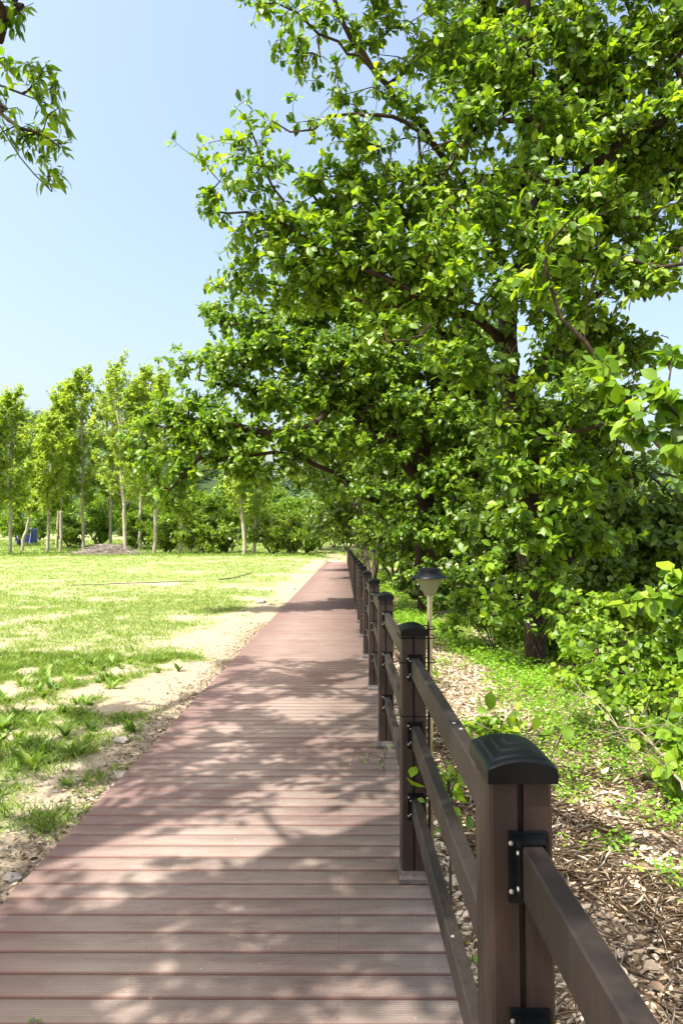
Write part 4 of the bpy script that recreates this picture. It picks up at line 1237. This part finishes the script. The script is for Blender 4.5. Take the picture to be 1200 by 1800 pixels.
def add_screws(m):
    for sx, sz in ((-.031, .038), (-.031, -.044)):
        m.lathe([(0, 0), (.0045, .0), (.0040, .0022), (0, .003)], 8)
        n = 8 * 4
        for i in range(len(m.v) - n, len(m.v)):
            x, y, z = m.v[i]; m.v[i] = (sx + x, -.007 - z, sz + y)
    for sz in (.030, -.030):
        m.lathe([(0, 0), (.0042, .0), (.0036, .002), (0, .0026)], 8)
        n = 8 * 4
        for i in range(len(m.v) - n, len(m.v)):
            x, y, z = m.v[i]; m.v[i] = (-RW - .005 - z, -.027 + x, sz + y)
def rail_mesh(L):
    m = MB(); m.box((-RW, -L, -.044), (RW, 0, .044), .0035); return m

fence = empty('fence', (PCX, 1.22, 0))
tag(fence, 'long dark brown fence of square posts with black caps and three rails along the boardwalk', 'fence')
post_y = [-.70, 1.22] + [3.12 + 2.0 * k for k in range(27)]
pbase = post_mesh(); p0 = None
protos = {}
def part(key, mk, mat, parent, loc, smooth=False):
    if key not in protos:
        o = mk().build(key.split('/')[0], mat, parent, loc, smooth); protos[key] = o.data
        return o
    o = bpy.data.objects.new(key.split('/')[0], protos[key]); scene.collection.objects.link(o)
    o.parent = parent; o.location = loc
    return o
rl = random.Random(2)
nb = 0
for i, y in enumerate(post_y):
    yl = y - 1.22
    lean = (rl.uniform(-.004, .004), rl.uniform(-.004, .004), 0)
    po = part('post', post_mesh, BROWN, fence, (0, yl, 0)); po.rotation_euler = lean
    part('cap', cap_mesh, BLACKP, po, (0, 0, 1.085), True)
    if i < 22: part('base_cover', base_mesh, BASEP, po, (0, 0, 0))
    if i == 0: continue
    yprev = post_y[i - 1] + PD
    L = y - yprev
    for k, (z0, z1) in enumerate(RAILZ):
        rr_ = part('rail/%d' % round(L * 100), lambda L=L: rail_mesh(L - .016), RAILM, fence, (.006, yl - .008, (z0 + z1) / 2))
        if i < 18:
            bo = part('bracket', bracket_mesh, [BLACKP, SCREW], rr_, (0, .008, 0))
        if i < 5:
            bo = part('bracket', bracket_mesh, [BLACKP, SCREW], rr_, (0, .008 - L, 0)); bo.rotation_euler = (0, 0, math.pi)
# rail-top screws
def topscrews():
    m = MB()
    m.lathe([(0, .0), (.0055, 0), (.005, .002), (0, .003)], 10)
    return m
for (pxx, py, d, zt) in ((800, 1285, 1.98, 1.0), (808, 1298, 1.92, 1.0)):
    part('screw/top', topscrews, SCREW, fence, (.006 + (-.006 if pxx == 800 else .004), d - 1.22, zt + .0005))
part('screw/top', topscrews, SCREW, fence, (-.002, 2.02 - 1.22, .3845))

# turned stretch of the same fence and the far railing
def simple_fence(name, x0, x1, y, n, label, grp=None, h=1.12, zf=None, slope=0, mats=(BROWN, RAILM)):
    r = empty(name, (x0, y, float(zf(x0, y)) if zf else 0)); tag(r, label, 'fence', grp)
    pm = None
    for i in range(n):
        x = x0 + (x1 - x0) * i / (n - 1); yy = y + slope * (x - x0)
        z = (float(zf(x, yy)) if zf else 0) - r.location[2]
        m = MB(); m.box((-.06, -.06, -.1), (.06, .06, h - .03))
        p = m.build('post', mats[0], r, (x - x0, yy - y, z))
        m = MB(); m.box((-.07, -.07, h - .03), (.07, .07, h + .03), .02); m.build('cap', BLACKP, p)
        if i < n - 1:
            xb = x0 + (x1 - x0) * (i + 1) / (n - 1); yb = y + slope * (xb - x0)
            zb = (float(zf(xb, yb)) if zf else 0) - r.location[2]
            for zr in (.95, .65, .34):
                m = MB(); m.tube([(.06, 0, zr), (xb - x - .06, yb - yy, zr + zb - z)], .045, 4); m.build('rail', mats[1], p)
    return r
simple_fence('fence', 1.6, 9.6, 55.0 - 2.2, 5, 'short brown fence crossing to the right where the boardwalk turns, behind the distant lamps', slope=.0)
m = MB(); m.box((-14, 88, 0), (6, 89.8, .0)); 
fp = MB()
xs = np.linspace(-16, 5, 22)
vs = []; fs = []
for i, x in enumerate(xs):
    for yy in (88.2, 90.0): vs.append((x, yy, float(gz(x, 88.2)) + .13)); 
    for yy in (88.2, 90.0): vs.append((x, yy, float(gz(x, 88.2)) - .3))
for i in range(len(xs) - 1):
    a = i * 4; b = a + 4
    fs += [(a, b, b+1, a+1), (a+2, b+2, b, a), (a+1, b+1, b+3, a+3)]
fp.add(vs, fs); tag(fp.build('far_walkway', FARBOARD), kind='structure')
simple_fence('railing', -15.5, 4.5, 90.1, 11, 'pale weathered railing of the far walkway behind the small trees', h=1.1, zf=lambda x, y: gz(x, 88.2) + .1, mats=(ALU, ALU))

# ------------------------------------------------------------------ lamps
def lamp(i, x, y, zb, ztop, label):
    r = empty('garden_lamp', (x, y, zb)); tag(r, label, 'lamp', 'steel garden lamps along the fence')
    h = ztop - zb
    p = part('pole/%.2f' % h, lambda: (lambda m: (m.lathe([(0, -.05), (.0125, -.05), (.0125, h - .135), (.016, h - .133), (.016, h - .128), (0, h - .128)], 16), m)[1])(MB()), STEEL, r, (0, 0, 0), True)
    z = h
    hat = part('hat', lambda: (lambda m: (m.lathe([(0, 0), (.046, 0), (.052, -.004), (.053, -.024), (.060, -.030), (.084, -.040), (.087, -.045), (.083, -.047), (.0, -.046)], 36), m)[1])(MB()), HAT, r, (0, 0, z), True)
    part('lens', lambda: (lambda m: (m.lathe([(.062, -.047), (.060, -.056), (.045, -.085), (.028, -.118), (.024, -.128), (.0, -.129)], 36), m)[1])(MB()), LENS, r, (0, 0, z), True)
    part('bulb', lambda: (lambda m: (m.lathe([(0, -.12), (.014, -.118), (.016, -.09), (.012, -.075), (0, -.073)], 14), m)[1])(MB()), ALU, r, (0, 0, z), True)
    return r
l1 = lamp(0, .402, 3.22, -.12, 1.398, 'nearest steel garden lamp, tied to the second fence post, dark hat and ribbed glass')
for k, zt in enumerate((1.125, .975, .735, 1.085)):     # cable ties round post and pole
    m = MB()
    zz = zt + .12
    a, b, c, d = -.0585 - .087, .0145, -.103, PD - .096
    loop = [(a, c, zz), (b - .006, c, zz), (b, c + .01, zz), (b, d, zz), (a, d, zz), (a, c, zz)]
    m.tube(loop, .0028, 5)
    m.build('cable_tie', BLACKP, l1)
for i, (d, lab) in enumerate(((14.6, 'second garden lamp, largest of the distant cluster above the fence posts'), (20.3, 'third garden lamp, just left of the largest in the distant cluster'),
                              (26.5, 'fourth garden lamp in the distant cluster along the fence'), (33, 'fifth garden lamp, small, in the distant cluster along the fence'), (40, 'most distant garden lamp but one at the end of the fence'), (47, 'tiny garden lamp furthest away at the end of the fence'))):
    x = .62 - .002 * i
    zg = float(gz(x, d)) - .02
    lamp(i, x, d, zg, 1.37, lab)

# ------------------------------------------------------------------ blue box, ladder, brush pile, small things
def tarp_box():
    b = on(47, 84, .02)
    r = empty('water_tank', b); tag(r, 'blue tarpaulin covered box with white tie ropes at the far left of the field', 'tank')
    w, h, dp = 2.1, 1.95, 1.9
    n = 48; vs = []; fs = []; rows = 12
    rg = random.Random(3)
    ph = [rg.uniform(-1, 1) for _ in range(n)]
    for j in range(rows + 1):
        u = j / rows
        for i in range(n):
            a = 2 * math.pi * i / n
            c, s = math.cos(a), math.sin(a)
            q = 1 / max(abs(c), abs(s)); q = min(q, 1.28)
            k = (1 + .04 * math.sin(9 * a + ph[i]) * (1 - u * .6)) * (1.04 - .04 * u)
            zz = h * u if u < 1 else h
            top = 1.0 if j < rows else .9
            vs.append((c * q * w / 2 * k * top, s * q * dp / 2 * k * top, zz * .93 + (.03 * h if j == rows else 0)))
    for j in range(rows):
        for i in range(n): fs.append((j*n+i, j*n+(i+1) % n, (j+1)*n+(i+1) % n, (j+1)*n+i))
    vs.append((0, 0, h * 1.03)); c = len(vs) - 1
    for i in range(n): fs.append((rows*n+i, rows*n+(i+1) % n, c))
    m = MB(); m.add(vs, fs); m.build('tarpaulin', TARP, r)
    for xx in (-.62, .12, .98):
        m = MB(); m.tube([(xx - .15, -dp/2 - .16, .02), (xx, -dp/2 - .11, h * .5), (xx, -dp/2 - .07, h * .95), (xx * .9, -.5, h * 1.0)], .022, 5)
        m.build('rope', PETAL, r)
tarp_box()
lb = on(38, 82.5, 0)
lad = empty('ladder', lb); tag(lad, 'pale aluminium ladder leaning against the blue tarpaulin box', 'ladder')
for sx in (-.2, .2):
    m = MB(); m.tube([(sx, 0, 0), (sx + .35, .55, 2.0)], .035, 5); m.build('side_rail', ALU, lad)
for k in range(6):
    u = (k + .6) / 6.4
    m = MB(); m.tube([(-.2 + .35 * u, .55 * u, 2.0 * u), (.2 + .35 * u, .55 * u, 2.0 * u)], .025, 5); m.build('rung', ALU, lad)

def brush():
    b = on(191, 60.5, 0); rg = np.random.default_rng(31)
    V = []; F = []; off = 0
    for k in range(620):
        x = rg.normal(0, 1.15); y = rg.normal(0, .7)
        hh = .85 * math.exp(-(x / 1.9) ** 2 - (y / 1.0) ** 2) * rg.random() ** .5
        a = rg.normal(0, .6); L = rg.uniform(.8, 2.2)
        d = np.array((math.cos(a), math.sin(a) * .7, rg.normal(0, .10)))
        mid = np.array((x, y, hh + .08)); bend = rg.normal(0, .09, 3)
        P = np.array([mid - d * L / 2, mid + bend, mid + d * L / 2])
        P[:, 2] = np.maximum(P[:, 2], .02)
        v, f = tube_np(P, [rg.uniform(.012, .03)] * 2 + [.006], 4)
        V.append(v); F.append(f + off); off += len(v)
    o = link('brush_pile', make_mesh('brush_pile', np.vstack(V), [np.vstack(F)], bark_mat('grey_sticks', (.12, .10, .085), (.36, .31, .27))), None, b)
    tag(o, 'heap of cut grey branches on the grass in front of the poplars', 'brush pile', kind='stuff')
brush()

def rock(pxx, py, d, s, label, seed):
    rg = np.random.default_rng(seed)
    p = at(pxx, py, d)
    m = MB(); vs = []; fs = []; nu, nv = 14, 9
    for j in range(nv + 1):
        ph = math.pi * j / nv
        for i in range(nu):
            th = 2 * math.pi * i / nu
            q = np.array((math.sin(ph) * math.cos(th), math.sin(ph) * math.sin(th), math.cos(ph)))
            k = 1 + .35 * (float(fbm(np.array(q[0] * 2 + seed), np.array(q[1] * 2 + q[2] * 1.7), 3)) - .5) * 2
            vs.append(q * k * s * np.array((1.2, .9, .7)))
    for j in range(nv):
        for i in range(nu): fs.append((j*nu+i, (j+1)*nu+i, (j+1)*nu+(i+1) % nu, j*nu+(i+1) % nu))
    m.add(vs, fs); o = m.build('rock', ROCK, None, (p[0], p[1], float(gz(p[0], p[1])) + s * .3)); tag(o, label, 'rock', 'pale rocks beside the boardwalk')
rock(459, 1055, 17.5, .11, 'pale rock at the edge of the bare earth beside the far shaded grass patch', 5)
rock(212, 1293, 5.35, .05, 'small white rock on the sandy soil left of the boardwalk', 6)
rock(515, 1031, 23, .07, 'small rock further along the left edge of the boardwalk', 7)
rock(22, 1520, 3.2, .035, 'small pale stone on bare earth at the lower left beside the boardwalk', 8)
rock(214, 1345, 4.6, .04, 'flat grey stone beside the boardwalk edge between weeds', 9)

def hose(pts, label, r=.012):
    P = []
    for a, b, d in pts:
        p = at(a, b, d); p[2] = float(gz(p[0], p[1])) + r + .01; P.append(p)
    P = resample(P, .5, np.random.default_rng(1), .01)
    for q in P: q[2] = float(gz(q[0], q[1])) + r + .03
    m = MB(); m.tube([tuple(q) for q in P], r, 6)
    tag(m.build('hose', HOSE), label, 'hose')
hose([(125, 1028, 24.5), (180, 1027, 25), (260, 1023, 26), (345, 1022, 27)], 'thin dark hose lying across the grass field', .016)
hose([(385, 1020, 28), (410, 1015, 29.5), (442, 1007, 34)], 'short dark pipe end lying on the field right of the long hose', .022)

def dead_branch(pts, r0, seed, label, twigs=10):
    rg = np.random.default_rng(seed)
    P = resample([at(*q) for q in pts], .08, rg, .006)
    m = MB(); n = len(P)
    m.tube([tuple(q) for q in P], [r0 * (1 - .75 * i / n) for i in range(n)], 6)
    for k in range(twigs):
        i = rg.integers(2, n - 1); d = unit(rg.normal(0, 1, 3) + (0, 0, .35)); L = rg.uniform(.12, .5)
        q = [P[i] + d * L * u + rg.normal(0, .015, 3) * (u > 0) for u in (0, .35, .7, 1)]
        m.tube([tuple(a) for a in q], [r0 * .4, r0 * .3, r0 * .22, r0 * .1], 4)
    tag(m.build('dead_branch', TWIG), label, 'branch', 'dead branches on the bank')
dead_branch([(1200, 1390, 4.3), (1165, 1330, 4.6), (1120, 1282, 4.8), (1085, 1278, 5.0), (1050, 1240, 5.1), (1005, 1195, 5.4)], .009, 3, 'pale dead branch arching up from the right edge in front of the sunlit shrub', 16)
dead_branch([(1210, 1290, 4.7), (1150, 1325, 4.7), (1110, 1345, 4.6)], .006, 4, 'thin bare twig cluster at the right edge below the sunlit shrub', 12)
dead_branch([(968, 1330, 3.9), (985, 1290, 4.1), (1004, 1254, 4.3)], .004, 5, 'thin straight dry stem standing on the bank right of the seedling', 1)
dead_branch([(1105, 1240, 5), (1107, 1290, 4.9), (1110, 1320, 4.8)], .005, 6, 'upright bare stick in front of the dark gap under the sunlit shrub', 4)

# small leaf sprig and petals lying on the boards
sp = at(62, 1757, 2.22)
def sprig():
    rg = np.random.default_rng(2); n = 7
    pos = np.array([(rg.uniform(-.02, .02), rg.uniform(-.01, .01), .006) for _ in range(n)])
    a = rg.random(n) * 6.28
    d = np.stack([np.cos(a), np.sin(a), np.full(n, .12)], 1); up = np.tile((0, 0, 1.), (n, 1)) + rg.normal(0, .3, (n, 3))
    v, f, at_ = leaf_arrays(pos, d, up, np.full(n, .022), LEAFN, rg.random(n) * .3, 1.0)
    tag(link('leaf_sprig', make_mesh('leaf_sprig', v, f, WEED, at_), None, (sp[0], sp[1], .002)), 'tiny dark green leaf sprig lying on the boards at the lower left', 'leaf sprig')
sprig()
def petals():
    rg = np.random.default_rng(4); n = 14
    x = rg.uniform(-1.35, .2, n); y = 1.9 + 4.5 * rg.random(n)
    a = rg.random(n) * 6.28
    d = np.stack([np.cos(a), np.sin(a), np.full(n, .05)], 1); up = np.tile((0, 0, 1.), (n, 1)) + rg.normal(0, .1, (n, 3))
    v, f, at_ = leaf_arrays(np.stack([x, y, np.full(n, .003)], 1), d, up, rg.uniform(.004, .009, n), LEAF4, rg.random(n), 1.2)
    tag(link('fallen_petals', make_mesh('fallen_petals', v, f, PETAL, at_)), 'tiny white petals scattered on the near boards', 'petals', kind='stuff')
petals()
# small green sprouts coming through the boards beside the second post
near_bush('sprout', (.27, 4.6, 0), [((.24, 4.6, .05), (.015, .015, .01)), ((.27, 4.62, .09), (.01, .01, .01))], 351, 3, .014, WEED, 'tiny green sprout growing through the boards left of the second post', 'sprout', LEAFR, .0015, 4, 1)
